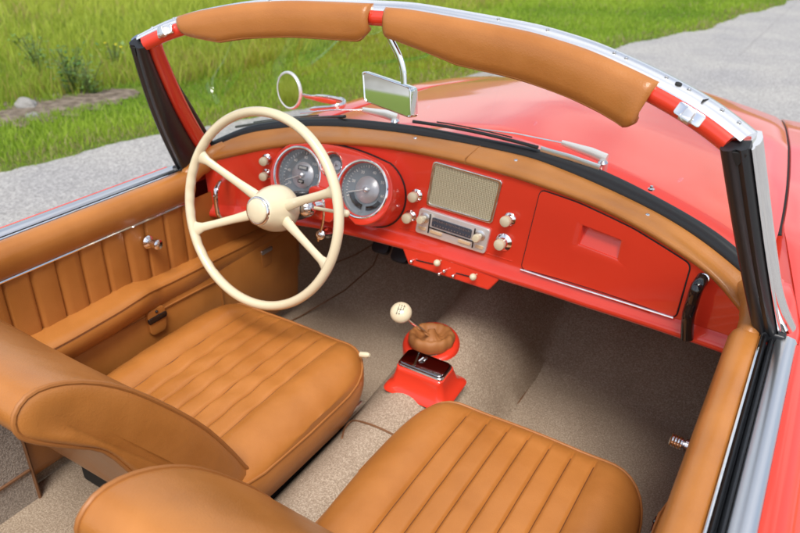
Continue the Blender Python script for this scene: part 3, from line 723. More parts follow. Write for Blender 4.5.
mb = MB(); mb.lathe(WC-WN*.09, -WN, [(.036, 0), (.036, .05), (.032, .09), (.03, .30)], 30); col = mb.build('steering_column', BLACK, car, 60)
# indicator stalk with chrome ball joint
q0 = at(308, 209, 'y', .06)
mb = MB(); mb.lathe(q0+Vector((0, .02, 0)), (-.2, -1, .1), [(.014, -.02)]+[(.023*math.sin(a), .0-.023*math.cos(a)+.02) for a in np.linspace(.5, PI-.05, 12)], 24); st = mb.build('ignition_lock', CHROME, car, 50)
mb = MB(); mb.plate([rrect(.07, .075, .012)], frame(q0+Vector((.004, .052, -.004)), (1, 0, 0), (0, -1, .1)), .006, .003); mb.build('lock_bracket', RED, st)
a_, b_ = at(315, 208, 'y', .02), at(352, 214.5, 'y', .0)
mb = MB(); mb.tube([a_, a_.lerp(b_, .5), a_.lerp(b_, .72)], .0042, 10); tl = mb.build('turn_signal_stalk', IVORY, car, 60)
d_ = (b_-a_).normalized(); mb = MB(); mb.lathe(a_.lerp(b_, .68), d_, [(.0045, 0), (.0065, .008), (.0085, .016), (.0082, .024), (.005, .028), (.001, .029)], 18); mb.build('stalk_tip', IVORY, tl, 60)
mb = MB(); mb.tube(crv([at(322, 197, 'y', .04), at(324, 206, 'y', .03), at(323, 222, 'y', .04), at(318, 240, 'y', .06)], 5), .0055, 10, flat=.5); hb = mb.build('handbrake_lever', CHROME, car, 60)
mb = MB(); mb.lathe(at(330, 232, 'y', .1), (.2, -1, .3), [(.012, 0), (.014, .02), (.010, .03), (.008, .05), (.012, .055), (.004, .06)], 18); mb.build('lever_pivot', CHROME, hb, 50)
# pedals
for px, py in ((383, 243), (402, 252)):
    f = frame(at(px, py, 'y', .42), (1, 0, 0), (0, -1, .7)); mb = MB(); mb.plate([rrect(.05, .06, .012)], f, .008, .003); o = mb.build('pedal', RUBBER, car)
    mb = MB(); mb.tube([f.translation, f.translation+Vector((0, .10, .12)), f.translation+Vector((0, .12, .25))], .008, 8); mb.build('pedal_arm', DARK, o)
# ------------------------------------------------------------------ heater control panel under the dash
P0, P1 = at(399, 241, 'y', .184), at(502, 277, 'y', .184); P2, P3 = at(488, 291, 'y', .172), at(408, 265, 'y', .172)
mb = MB(); v = []
yb_ = .10
for dy in (0, .10):
    for p in (P0, P1, P2, P3): v.append((p.x, p.y+dy, p.z if dy == 0 else p.z+.0))
mb.add(v, [(0, 1, 2, 3), (7, 6, 5, 4), (0, 4, 5, 1), (1, 5, 6, 2), (2, 6, 7, 3), (3, 7, 4, 0)]); hcp = mb.build('heater_panel', RED, car, 30, bev=.005)
def hp_pt(px, py, d=0.): p = at(px, py, 'y', .175-d); return p
mb = MB(); mb.tube([hp_pt(416, 260), hp_pt(433, 264)], .0014, 6); mb.tube([hp_pt(456, 273), hp_pt(472, 277)], .0014, 6); mb.split('slider_slot', DARK, hcp)
for px, py in ((437, 263), (473, 277)):
    mb = MB(); c = hp_pt(px, py, .022); mb.lathe(c, (0, -1, .1), [(.002, -.02), (.003, -.008)]+[(.0085*math.sin(a), -.0085*math.cos(a)) for a in np.linspace(.4, PI-.02, 10)], 18); mb.build('slider_knob', IVORY, hcp, 60)
for px, py in ((411, 261.5), (439, 274), (453, 276), (444, 271)):
    mb = MB(); c = hp_pt(px, py, .012); mb.lathe(c, (0, -1, .1), [(.002, -.015), (.0025, -.006)]+[(.0045*math.sin(a), -.0045*math.cos(a)) for a in np.linspace(.5, PI-.02, 8)], 14); mb.build('toggle', CHROME, hcp, 60)
# ------------------------------------------------------------------ gear lever, boot, ashtray
bc = at(432, 342, 'z', .575)
zt = tun_h(bc.y)
B = Vector((bc.x, bc.y, zt+.002)); B = at(431, 343, 'z', zt+.004)
up = Vector((0, -.25, 1)).normalized()
mb = MB(); mb.lathe(B, up, [(.078, -.03), (.075, .0), (.070, .007), (.058, .009), (.05, .006)], 40, False, False)
gb_ = mb.build('shifter_base', RED, car, 50)
mb = MB(); rows = []
for r, h in ((.056, .002), (.060, .012), (.060, .024), (.055, .032), (.049, .034), (.042, .030), (.036, .022), (.030, .017), (.023, .018), (.017, .024), (.012, .034), (.0085, .044)):
    rows.append([B+Vector((r*math.cos(a)*(1+.025*math.sin(3*a+.6)+.018*math.sin(13*a+r*30)), r*math.sin(a)*(1+.03*math.sin(2*a)+.018*math.cos(11*a)), h*(1+.12*math.sin(a+2.4)+.03*math.sin(13*a)*(r > .02)))) for a in np.linspace(0, 2*PI, 96, endpoint=False)])
mb.grid(rows, True, False, False, True); lever = mb.build('gear_boot', PIPEB if False else mat('boot_leather', (.34, .135, .038), .62), car, 80)
kn = at(401, 312.5, 'x', B.x-.012)
mb = MB(); mb.tube(crv([B+Vector((0, 0, .02)), B.lerp(kn, .45)+Vector((0, -.004, .012)), kn], 6), .0048, 10); gl_ = mb.build('gear_lever', CHROME, car, 60)
kax = (O_-kn).normalized()*1.3+Vector((-.1, -.1, .8)); kax.normalize()
mb = MB(); mb.lathe(kn, kax, [(.008, -.026), (.014, -.021)]+[(.0262*math.cos(a), .0262*math.sin(a)*.72) for a in np.linspace(-.7, 1.35, 14)]+[(.001, .0187)], 32); k = mb.build('shift_knob', IVORY, gl_, 60)
fk = frame(kn+kax*.0184, (1, .15, 0), kax); mb = MB(); m3 = fk.to_3x3()
def seg(mbx, x0, y0, x1, y1, w=.0005):
    d = Vector((x1-x0, y1-y0)); c = ((x0+x1)/2, (y0+y1)/2); p = Vector((-d.y, d.x)).normalized()*w
    mbx.box(fk @ Vector((*c, .0)), m3 @ Vector((d.x/2, d.y/2, 0)), m3 @ Vector((p.x, p.y, 0)), m3 @ Vector((0, 0, .0008)))
for x in (-.006, 0, .006): seg(mb, x, -.0065, x, .0065, .0007) if x != .006 else seg(mb, x, 0, x, .0065, .0007)
seg(mb, -.006, 0, .006, 0, .0007)
for tx, x, y in (('1', -.006, .0105), ('2', -.006, -.0105), ('3', 0, .0105), ('4', 0, -.0105), ('R', .0065, .0105)): mb.text(tx, fk, .0068, x, y, .0009)
mb.build('shift_pattern', BLACK, k, 0)
# ashtray housing
A4 = [at(399, 351.5, 'z', .565), at(414, 345, 'z', .565), at(455, 369, 'z', .555), at(440, 380, 'z', .555)]
ac = at(425, 366, 'z', .562)
fa = frame(ac, (at(452, 374, 'z', .555)-at(401, 352, 'z', .565)), (0.02, -.12, 1))
mb = MB()
ring = []
for w, h, r, z in ((.175, .135, .02, -.060), (.162, .118, .02, -.050), (.142, .092, .016, -.042), (.130, .076, .014, -.01), (.127, .070, .013, -.002), (.118, .062, .012, 0)):
    ring.append([fa @ Vector((a, b, z)) for a, b in rrect(w, h, r, 6)])
mb.grid(ring, True); mb.add(ring[-1], [tuple(range(len(ring[0])))]); ash = mb.build('ashtray', RED, car, 50)
mb = MB(); mb.plate([rrect(.112, .050, .010)], fa, .002, .004, z=.006); mb.build('ashtray_lid', mat('dark_chrome', (.30, .30, .31), .08, 1.), ash, 60)
mb = MB(); mb.plate([rrect(.122, .060, .011), rrect(.113, .051, .009)], fa, .002, .001, z=.003); mb.tube([fa @ Vector((-.014, -.004, .012)), fa @ Vector((-.008, .006, .017)), fa @ Vector((-.004, .016, .012))], .0035, 8); mb.build('lid_trim', CHROME, ash)
# ------------------------------------------------------------------ windscreen
XG = np.linspace(-.70, .70, 65)
def gl_pt(x, t):                                     # t 0 at seal .. 1 at header
    xh = x*.588/.70; a = Vector((x, y_seal(x)-.004, z_seal(x)-.004)); b = Vector((xh, y_hd(xh)+.002, z_hd(xh)-.018))
    p = a.lerp(b, t); p.y += .014*math.sin(PI*t)*(1-(x/.70)**4); p.z += .006*math.sin(PI*t); return p
mb = MB(); mb.grid([[gl_pt(x, t) for x in XG] for t in np.linspace(0, 1, 14)]); gls = mb.build('windscreen_glass', GLASS, car, 180)
# lower rubber seal
mb = MB(); rows = []
for x in np.linspace(-.70, .70, 90):
    s = Vector((x, y_seal(x), z_seal(x))); p = Vector((x, y_pad(x), z_pad(x)))
    rows.append([p+Vector((0, .004, -.012)), p+Vector((0, .001, .002)), p.lerp(s, .4)+Vector((0, 0, .009)), p.lerp(s, .7)+Vector((0, 0, .008)), s+Vector((0, 0, .002)), s+Vector((0, .004, -.012))])
mb.grid(rows, True); mb.build('windscreen_seal', RUBBER, car, 60)
# frame: header + pillars as one red mesh
def pil(sg, t): return Vector((sg*(.592+(.697-.592)*t), -.124+(.045+.124)*t-.012*math.sin(PI*t), 1.285+(.930-1.285)*t))
def hfr(x):
    c = Vector((x, y_hd(x), z_hd(x))); T = Vector((x+.012, y_hd(x+.012), z_hd(x+.012)))-Vector((x-.012, y_hd(x-.012), z_hd(x-.012))); T.normalize()
    f = Vector((0, 1, 0)); f = (f-T*f.dot(T)).normalized(); u = T.cross(f); u = u if u.z > 0 else -u
    return c, f, u
mb = MB(); rows = []
for x in np.linspace(-.590, .590, 80):
    c, hf, hu = hfr(x)
    rows.append([c+hf*a+hu*b for a, b in ((.006, -.002), (-.010, -.0015), (-.017, -.005), (-.021, -.013), (-.020, -.024), (-.013, -.030), (-.002, -.030), (.006, -.024))])
mb.grid(rows, True, False, True, True)
for sg in (-1, 1):
    rows = []
    path = [(Vector((sg*.560, y_hd(.560)-.004, z_hd(.560)-.014))), Vector((sg*.574, -.116, 1.284))]+[pil(sg, t)+Vector((-sg*.012, .004+.056*t, 0)) for t in (.1, .25, .45, .65, .85, 1.0)]
    P = crv(path, 5)
    for i, p in enumerate(P):
        T = (P[min(i+1, len(P)-1)]-P[max(i-1, 0)]).normalized(); inn = Vector((-sg, 0, 0)); inn = (inn-T*inn.dot(T)).normalized(); bk = T.cross(inn); bk = bk if bk.y < 0 else -bk
        k = min(1, i/8); w = .0115; dp = .012+.005*k+.003*i/len(P)
        rows.append([p+inn*(w*math.copysign(abs(math.cos(a))**.6, math.cos(a)))+bk*(dp*math.copysign(abs(math.sin(a))**.6, math.sin(a))-.012*k) for a in np.linspace(0, 2*PI, 20, endpoint=False)])
    mb.grid(rows, True, False, True, True)
wf = mb.build('windscreen_frame', RED, car, 50)
# chrome cap over the header, sections with screws
mb = MB(); rows = []
for x in np.linspace(-.600, .600, 90):
    c, hf, hu = hfr(x)
    rows.append([c+hf*a+hu*b for a, b in ((-.015, -.0035), (-.0125, .0015), (-.004, .0065), (.010, .0105), (.022, .0095), (.029, .002), (.026, -.010), (.004, -.004))])
mb.grid(rows, True, False, True, True); mb.build('header_trim', mat('polished_trim', (.88, .88, .88), .24, .85), wf, 50)
mb = MB()
for x in (-.57, -.52, -.3, .18, .27, .385, .405, .47, .505, .555, .58):
    c, hf, hu = hfr(x); c = c+hf*.004+hu*.0092; mb.lathe(c, hu-hf*.2, [(.0033, 0), (.0031, .001), (.0016, .001), (.0014, .0002)], 12)
mb.split('trim_screw', SATIN, wf)
mb = MB(); x = .488; c, hf, hu = hfr(.49); mb.lathe(c+hf*.002+hu*.006, hu-hf*.2, [(.005, 0), (.005, .004), (.001, .0041)], 14)
c, hf, hu = hfr(.532); mb.box(c+hf*.004+hu*.0075, hf.cross(hu)*.0006, hf*.013, hu*.0026); mb.split('trim_gap', DARK, wf)
for sg in (-1, 1):
    # pillar rubber seal on rear face, chrome on outside, front seal
    mb = MB(); rows = []
    for t in np.linspace(.0, 1.0, 20):
        p = pil(sg, t); T = (pil(sg, t+.02)-pil(sg, t-.02)).normalized(); ot = Vector((sg, 0, 0)); ot = (ot-T*ot.dot(T)).normalized(); bk = T.cross(ot); bk = bk if bk.y < 0 else -bk
        w0, w1 = (-.021, .016) if t > 0 else (-.021, .016)
        rows.append([p+ot*a+bk*b for a, b in ((-.0205, .010-.046*t), (-.021, .018), (-.016, .024), (-.008, .0255), (.0, .0215), (.007, .0255), (.013, .023), (.016, .016), (.016, .002), (-.014, .0-.046*t))])
    mb.grid(rows, True, False, True, True); ps = mb.build('pillar_seal', RUBBER, wf, 50)
    mb = MB(); p = pil(sg, 0); T = (pil(sg, .05)-p).normalized(); bk = Vector((0, -1, 0)); bk = (bk-T*bk.dot(T)).normalized()
    fr_ = frame(p+bk*.024+T*.014, (1, 0, 0), bk); mb.plate([rpoly([(-.010, .010), (.010, .010), (0, -.013)], .003)], fr_, .0008, .0003); mb.build('seal_mouth', DARK, ps)
    mb = MB(); rows = []
    for t in np.linspace(.012, 1.0, 22):
        p = pil(sg, t); T = (pil(sg, t+.02)-pil(sg, t-.02)).normalized(); ot = Vector((sg, 0, 0)); ot = (ot-T*ot.dot(T)).normalized(); bk = T.cross(ot); bk = bk if bk.y < 0 else -bk
        fl = .012*max(0, (t-.7)/.3)**2
        rows.append([p+ot*a+bk*b for a, b in ((.0165, .015), (.0185, .0175), (.0205, .0165), (.0215, .012), (.0208, .009), (.0225+fl*.4, .008), (.0255+fl*.8, .004), (.0265+fl, -.004), (.0262+fl, -.012), (.022, -.026), (.012, -.030), (.010, -.022))])
    mb.grid(rows, True, False, True, True); mb.build('pillar_trim', CHROME2, wf, 60)
    mb = MB(); mb.tube([gl_pt(sg*.698, t)+Vector((-sg*.004, -.004, 0)) for t in np.linspace(.02, .96, 16)], .011, 10, flat=.5, upv=(0, 1, 0)); mb.build('glass_seal', RUBBER, wf, 60)
    # header latch
    px = (168, 36.5) if sg < 0 else (689, 116.5)
    x = sg*.5215; c = Vector((x, y_hd(x)-.022, z_hd(x)-.014)); 
    tx = (Vector((x+.01, y_hd(x+.01), z_hd(x+.01)))-Vector((x-.01, y_hd(x-.01), z_hd(x-.01)))).normalized()
    fl_ = frame(c, tx, (0, -1, .35)); mb = MB(); mb.plate([rrect(.040, .017, .003)], fl_, .002, .001, z=.002); la = mb.build('header_latch', CHROME, wf)
    mb = MB(); mb.plate([rrect(.012, .018, .004, cy=-.002)], fl_, .005, .0015, z=.010); mb.lathe(fl_ @ Vector((0, -.008, .012)), tx, [(.0055, -.008), (.0055, .008)], 16); mb.build('latch_hook', SATIN, la)
# door seal foot / hinge area trim at the pillar base
for sg in (-1, 1):
    mb = MB(); mb.box((sg*.702, .035, .925), (.022, 0, 0), (0, .018, 0), (0, 0, .010)); mb.build('pillar_foot', RUBBER, wf, bev=.004)
# ------------------------------------------------------------------ sun visors
def visor(x0, x1, lab, out):
    rows = []; n = 70; sec = [(.016, .004), (.004, .0095), (-.014, .011), (-.024, .006), (-.030, -.006), (-.032, -.026), (-.031, -.046), (-.028, -.060), (-.022, -.065), (-.016, -.062), (-.016, -.054), (-.022, -.050), (-.027, -.042), (-.029, -.026), (-.024, -.010), (-.014, -.001), (.002, .000), (.012, -.001)]
    for i in range(n+1):
        u = i/n; x = x0+(x1-x0)*u; inner = (x-x0) if out > 0 else (x1-x); outer = (x1-x) if out > 0 else (x-x0)
        c, hf, hu = hfr(x); c = c-hu*(.008 if out > 0 else .003)-hf*.003
        k = 1.
        if out > 0:
            k *= .62+.38*min(1, max(0, inner-.01)/.15); k *= 1-.10*max(0, 1-inner/.012)**2
            k *= 1+.05*max(0, 1-outer/.06)-.22*max(0, 1-outer/.018)**2
        else:
            k *= .30+.70*min(1, outer/.085)**.6; k *= 1-.35*max(0, 1-inner/.03)**2.2; k *= .86
        kk = 1-.22*max(0, 1-min(inner, outer)/.010)**2
        row = []
        for q, (a, b) in enumerate(sec):
            bb = b if b > 0 else b*k
            row.append(c+hf*(a*kk-(.006*max(0, 1-outer/.03) if out > 0 and b < -.04 else 0))+hu*(bb-.0012*math.sin(x*41+q)*(.4 if 3 < q < 8 else 0)))
        rows.append(row)
    mb = MB(); mb.grid(rows, True, False, True, True); v = mb.build('sun_visor', TANP, car, 70, label=lab)
    mb = MB(); mb.tube([r[7].lerp(r[8], .3) for r in rows[2:-2]], .0013, 6); mb.build('visor_seam', PIPE, v)
    return v
v1 = visor(-.500, -.066, 'left padded tan sun visor', -1); v2 = visor(-.034, .470, 'right padded tan sun visor with curled lower lip', 1)
# ------------------------------------------------------------------ rear-view mirror
my = -.035
mc = at(390, 95, 'y', my); m4 = [at(362, 70, 'y', my), at(416, 85, 'y', my), at(417.5, 120, 'y', my), at(365, 101, 'y', my)]
fm = frame(mc, m4[1]-m4[0], (.0, -1, .145))
inv = fm.inverted(); 
def onpl(px, py, f):
    d = ray(px, py); nn = f.to_3x3() @ Vector((0, 0, 1)); t = (f.translation-O_).dot(nn)/d.dot(nn); q = f.inverted() @ (O_+d*t); return (q.x, q.y)
mo = [onpl(362, 70.5, fm), onpl(412, 88, fm), onpl(412, 119, fm), onpl(364, 101, fm)]; mo_ = rpoly(mo, .008)
cm = Vector((sum(a for a, b in mo_)/len(mo_), sum(b for a, b in mo_)/len(mo_)))
ring = [[fm @ Vector((*(cm+(Vector(a)-cm)*s), z)) for a in mo_] for s, z in ((.90, .001), (.95, .003), (.985, .0025), (1.0, -.001), (1.0, -.020), (.94, -.027), (.1, -.029))]
mb = MB(); mb.grid(ring, True); mb.add(ring[-1], [tuple(range(len(mo_)))]); rvm = mb.build('rear_view_mirror', CHROME, car, 50)
mb = MB(); mb.add([fm @ Vector((*(cm+(Vector(a)-cm)*.91), .0015)) for a in mo_], [tuple(range(len(mo_)))]); mb.build('mirror_glass', MIRR, rvm, 0)
mb = MB(); mb.tube(crv([at(383, 22, 'y', -.02), at(391, 40, 'y', -.028), at(399, 56, 'y', -.036), at(403, 70, 'y', -.042), at(404, 84, 'y', -.046)], 6), .0068, 10, flat=.7); mb.build('mirror_stalk', CHROME, rvm)
# ------------------------------------------------------------------ wing mirror on the left fender
wx_ = -.76
wc = at(289, 90.5, 'x', wx_); fw = frame(wc, (1, 0, 0), (-.20, -1, .06))
mb = MB(); n = fw.to_3x3() @ Vector((0, 0, 1)); mb.lathe(wc, n, [(.0515, .003), (.055, .0045), (.0585, .002), (.059, -.004), (.053, -.010), (.03, -.018), (.002, -.021)], 40, False, True); wm = mb.build('wing_mirror', BRIGHT, car, 50)
mb = MB(); mb.lathe(wc, n, [(.0525, .0022), (.0005, .0025)], 40, False, False); mb.build('mirror_glass', MIRR, wm, 0)
wb = at(343, 104, 'y', .52)
mb = MB(); mb.tube(crv([at(302, 95, 'x', wx_), at(312, 96.5, 'x', -.72), at(330, 98, 'y', .55), at(344, 102, 'y', .54), at(338, 107, 'y', .50), at(310, 109, 'y', .47)], 6), [.005]*8+[.008]*8+[.011]*10+[.008]*4+[.004], 10, flat=.55); mb.build('mirror_arm', CHROME, wm, 60)
mb = MB(); mb.tube([at(305, 97, 'x', -.745), at(322, 100, 'y', .53), at(336, 103, 'y', .52)], [.004, .008, .006], 8, flat=.5); mb.build('arm_inlay', RED, wm)
# ------------------------------------------------------------------ wipers
def wpt(px, py, up_=.012): 
    return onsurf(px, py, lambda P: P.z-(max(zb(P.x, P.y), .0)+up_) if P.y > y_cut(P.x) else P.z-(z_seal(P.x)+up_), .9, 3)
def wiper(piv, tip, arm_mid, b0, b1):
    mb = MB(); a = wpt(*piv); t = wpt(*tip); mb.tube([a+Vector((.006, 0, 0)), a.lerp(t, .3)+Vector((0, 0, .003)), t], [.013, .012, .007], 10, flat=.45); w = mb.build('wiper', BRIGHT, car, 50)
    mb = MB(); mb.lathe(a+Vector((0, 0, -.03)), (0, -.2, 1), [(.011, 0), (.011, .024), (.006, .030)], 16); mb.build('wiper_pivot', CHROME, w)
    mb = MB(); m = wpt(*arm_mid, .014); mb.tube([t, t.lerp(m, .5)+Vector((0, 0, .004)), m], .0022, 8); mb.build('wiper_arm', CHROME, w)
    B0, B1 = wpt(*b0, .012), wpt(*b1, .012); pts = [B0.lerp(B1, k/10)+Vector((0, 0, .006*math.sin(PI*k/10))) for k in range(11)]
    mb = MB(); mb.tube(pts, .0042, 8); mb.tube([p+Vector((0, .004, .006)) for p in pts[2:9]], .0018, 6); mb.build('wiper_blade', RUBBER, w)
wiper((604, 159), (562, 143), (470, 128), (413, 121.5), (538, 147.5))
wiper((396, 118), (363, 110), (300, 113), (236, 127), (345, 116.5))
mb = MB(); pts = [wpt(541, 149.5, .006), wpt(570, 157.5, .006), wpt(600, 168, .006)]; mb.tube(pts, .0075, 10, flat=.45); mb.build('cowl_vent_trim', SATIN, car)
c = wpt(651, 190, .001); mb = MB(); mb.lathe(c, (0, 0, 1), [(.007, 0), (.007, .003), (.0035, .005), (.0035, .009), (.001, .010)], 14); mb.build('washer_nozzle', CHROME, car)
# ------------------------------------------------------------------ GROUND
def edge_x(y): return float(np.interp(y, [-30, -8, -3, 1.07, 2.25, 7.5, 9.5, 13.8, 22, 40, 80], [-8, -4.6, -4.1, -3.60, -3.25, -1.56, -1.03, -.3, 1.6, 6.5, 20]))
def struct(o): o['kind'] = 'structure'; return o
def b_ground(nt, b):
    v = coords(nt); n = N(nt, 'ShaderNodeTexNoise', Scale=2.2, Detail=8.); L(nt, v, n.inputs['Vector'])
    L(nt, ramp(nt, n.outputs[0], [(.35, (.11, .17, .025)), (.7, (.20, .26, .05))]), b.inputs['Base Color'])
    n2 = N(nt, 'ShaderNodeTexNoise', Scale=40., Detail=6.); L(nt, v, n2.inputs['Vector']); bump(nt, b, n2.outputs[0], 1., .05)
GRND = mat('meadow_soil', (.06, .09, .02), .95, spec=.1, build=b_ground)
mb = MB(); mb.grid([[(x, y, 0.) for x in np.linspace(-400, 400, 9)] for y in np.linspace(-400, 400, 9)]); struct(mb.build('ground', GRND, None, 0))
def b_road(nt, b):
    v = coords(nt)
    vo = N(nt, 'ShaderNodeTexVoronoi', Scale=95.); L(nt, v, vo.inputs['Vector'])
    n = N(nt, 'ShaderNodeTexNoise', Scale=1.3, Detail=7.); L(nt, v, n.inputs['Vector'])
    n2 = N(nt, 'ShaderNodeTexNoise', Scale=45., Detail=4.); L(nt, v, n2.inputs['Vector'])
    c1 = ramp(nt, vo.outputs['Color'], [(.0, (.23, .225, .22)), (.5, (.34, .335, .325)), (1., (.52, .51, .49))])
    c2 = ramp(nt, n.outputs[0], [(.32, (.84, .84, .86)), (.62, (1.0, .99, .97))])
    mx = N(nt, 'ShaderNodeMix', data_type='RGBA', blend_type='MULTIPLY'); mx.inputs[0].default_value = 1.; L(nt, c1, mx.inputs[6]); L(nt, c2, mx.inputs[7])
    vc = N(nt, 'ShaderNodeTexVoronoi', feature='DISTANCE_TO_EDGE', Scale=.22); L(nt, v, vc.inputs['Vector'])
    cr = ramp(nt, vc.outputs['Distance'], [(.0, (.85,)*3), (.003, (1,)*3)])
    m2 = N(nt, 'ShaderNodeMix', data_type='RGBA', blend_type='MULTIPLY'); m2.inputs[0].default_value = 1.; L(nt, mx.outputs[2], m2.inputs[6]); L(nt, cr, m2.inputs[7])
    L(nt, m2.outputs[2], b.inputs['Base Color'])
    ad = N(nt, 'ShaderNodeMath', operation='ADD'); L(nt, vo.outputs['Distance'], ad.inputs[0]); L(nt, n2.outputs[0], ad.inputs[1]); bump(nt, b, ad.outputs[0], .7, .006)
ROAD = mat('asphalt', (.3, .3, .3), .85, spec=.3, build=b_road)
ys = np.concatenate([np.linspace(-30, -3, 30), np.linspace(-2.9, 20, 420), np.linspace(20.5, 80, 50)])
ed = [edge_x(y)+.05*math.sin(y*2.1)+.03*math.sin(y*5.3+1)+RNG.normal()*.012 for y in ys]
mb = MB(); mb.grid([[(e, y, .004), (e+.4, y, .012), (e+3, y, .014), (e+14, y, .012)] for e, y in zip(ed, ys)]); struct(mb.build('road', ROAD, None, 0))
# bare soil strip in the verge
def b_soil(nt, b):
    v = coords(nt); n = N(nt, 'ShaderNodeTexNoise', Scale=14., Detail=8.); L(nt, v, n.inputs['Vector'])
    L(nt, ramp(nt, n.outputs[0], [(.35, (.10, .075, .05)), (.7, (.26, .21, .16))]), b.inputs['Base Color']); bump(nt, b, n.outputs[0], 1., .05)
SOIL = mat('bare_soil', (.2, .16, .12), .95, build=b_soil)
g0, g1 = at(-60, 132, 'z', 0), at(135, 92, 'z', 0)
mb = MB(); rows = []; ctr2 = []
for i in range(30):
    t = i/29; c = g0.lerp(g1, t); w = (.10+.22*math.sin(PI*t)**.7)*(1+.25*math.sin(i*1.7)); ctr2.append((c, w))
    d = Vector((-(g1-g0).y, (g1-g0).x, 0)).normalized()
    rows.append([c-d*w+Vector((0, 0, .010)), c+Vector((0, 0, .022)), c+d*w*1.2+Vector((0, 0, .010))])
mb.grid(rows); struct(mb.build('soil_strip', SOIL, None, 60))
# grass ---------------------------------------------------------------
def b_grass(nt, b):
    a = N(nt, 'ShaderNodeAttribute', attribute_name='col'); L(nt, a.outputs['Color'], b.inputs['Base Color'])
def grass_mat():
    m = mat('grass_blade', (.1, .2, .03), .55, spec=.25, build=b_grass); nt = m.node_tree; b = nt.nodes['Principled BSDF']
    tr = N(nt, 'ShaderNodeBsdfTranslucent'); mx = N(nt, 'ShaderNodeMixShader'); mx.inputs[0].default_value = .48
    a = [n for n in nt.nodes if n.type == 'ATTRIBUTE'][0]; L(nt, a.outputs['Color'], tr.inputs[0])
    o = nt.nodes['Material Output']; L(nt, b.outputs[0], mx.inputs[1]); L(nt, tr.outputs[0], mx.inputs[2]); L(nt, mx.outputs[0], o.inputs[0]); return m
GM = grass_mat()
def blades(name, X, Y, H, Wd, lean, cols, label):
    n = len(X); a = RNG.uniform(0, 2*PI, n); la = RNG.uniform(0, 2*PI, n); ln = RNG.uniform(.15, 1, n)*lean
    dx, dy = np.cos(a)*Wd/2, np.sin(a)*Wd/2; lx, ly = np.cos(la)*ln*H, np.sin(la)*ln*H
    V = np.zeros((n, 5, 3)); z0 = 0.
    V[:, 0] = np.stack([X-dx, Y-dy, np.full(n, z0)], 1); V[:, 1] = np.stack([X+dx, Y+dy, np.full(n, z0)], 1)
    V[:, 2] = np.stack([X+dx*.8+lx*.35, Y+dy*.8+ly*.35, H*.55], 1); V[:, 3] = np.stack([X-dx*.8+lx*.35, Y-dy*.8+ly*.35, H*.55], 1)
    V[:, 4] = np.stack([X+lx, Y+ly, H*np.sqrt(np.maximum(.1, 1-ln**2*.4))], 1)
    me = bpy.data.meshes.new(name); me.vertices.add(n*5); me.vertices.foreach_set('co', V.ravel())
    base = (np.arange(n)*5)[:, None]; q = (base+np.array([0, 1, 2, 3])).ravel(); t = (base+np.array([3, 2, 4])).ravel()
    me.loops.add(n*7); li = np.concatenate([q, t]); me.loops.foreach_set('vertex_index', li.astype(np.int32))
    me.polygons.add(n*2); st_ = np.concatenate([np.arange(n)*4, n*4+np.arange(n)*3]); me.polygons.foreach_set('loop_start', st_.astype(np.int32))
    me.polygons.foreach_set('loop_total', np.concatenate([np.full(n, 4), np.full(n, 3)]).astype(np.int32)); me.update(calc_edges=True)
    at_ = me.color_attributes.new('col', 'FLOAT_COLOR', 'POINT'); cc = np.ones((n, 5, 4)); cc[:, :, :3] = cols[:, None, :]; at_.data.foreach_set('color', cc.ravel())
    me.materials.append(GM); o = bpy.data.objects.new(name, me); C.objects.link(o); o['kind'] = 'stuff'; o['label'] = label; o['category'] = 'grass'; return o
EY = np.array(ys); EX = np.array(ed)
def pnoise(X, Y, s, seed):
    r = np.random.default_rng(seed); out = np.zeros_like(X)
    for k in range(6):
        a = r.uniform(0, 2*PI); f = s*r.uniform(.6, 1.8); out += np.sin((X*np.cos(a)+Y*np.sin(a))*f+r.uniform(0, 6.3))
    return out/6
def mixc(a, b, t): return np.array(a)[None]*(1-t[:, None])+np.array(b)[None]*t[:, None]
def patch(n, x0, x1, y0, y1):                       # only in front of the camera's wide surroundings
    X = RNG.uniform(x0, x1, n); Y = RNG.uniform(y0, y1, n); return X, Y
# distance from road edge
def dist_edge(X, Y): return np.interp(Y, EY, EX)-X
soilA, soilB = np.array(g0[:2]), np.array(g1[:2])
def soil_d(X, Y):
    d = soilB-soilA; Ls = np.hypot(*d); t = ((X-soilA[0])*d[0]+(Y-soilA[1])*d[1])/Ls**2; tt = np.clip(t, 0, 1)
    return np.hypot(X-(soilA[0]+d[0]*tt), Y-(soilA[1]+d[1]*tt))
def mown_w(Y): return np.interp(Y, [-3, 1, 3, 6, 10, 16], [1.0, 1.05, 1.35, 2.2, 3.2, 4.5])
# mown verge
X, Y = patch(1200000, -9, 1, -2.5, 17); d = dist_edge(X, Y); keep = (d > -.03) & (d < mown_w(Y)+.3) & (RNG.uniform(size=len(X)) < np.clip(3.2/np.hypot(X-.7, Y+1.1), .12, 1)) & (soil_d(X, Y) > .16)
keep &= RNG.uniform(size=len(X)) < np.clip(.25+d*5, 0, 1)
X, Y, d = X[keep], Y[keep], d[keep]; dist = np.hypot(X-.7, Y+1.1)
t = np.clip(.5+.9*pnoise(X, Y, 2.2, 1)+RNG.normal(size=len(X))*.25, 0, 1); dry = (RNG.uniform(size=len(X)) < np.clip(.5-d*1.2, .05, .6))
cols = mixc((.22, .37, .035), (.38, .52, .055), t); cols[dry] = mixc((.30, .27, .12), (.42, .36, .18), t)[dry]
H = (.035+.05*np.clip(t, 0, 1))*RNG.uniform(.6, 1.3, len(X))*np.clip(.5+d*2, .5, 1); blades('mown_grass', X, Y, H, (.0028+.0008*dist), .8, cols, 'short bright green mown grass verge along the road edge'); print('mown', len(X))
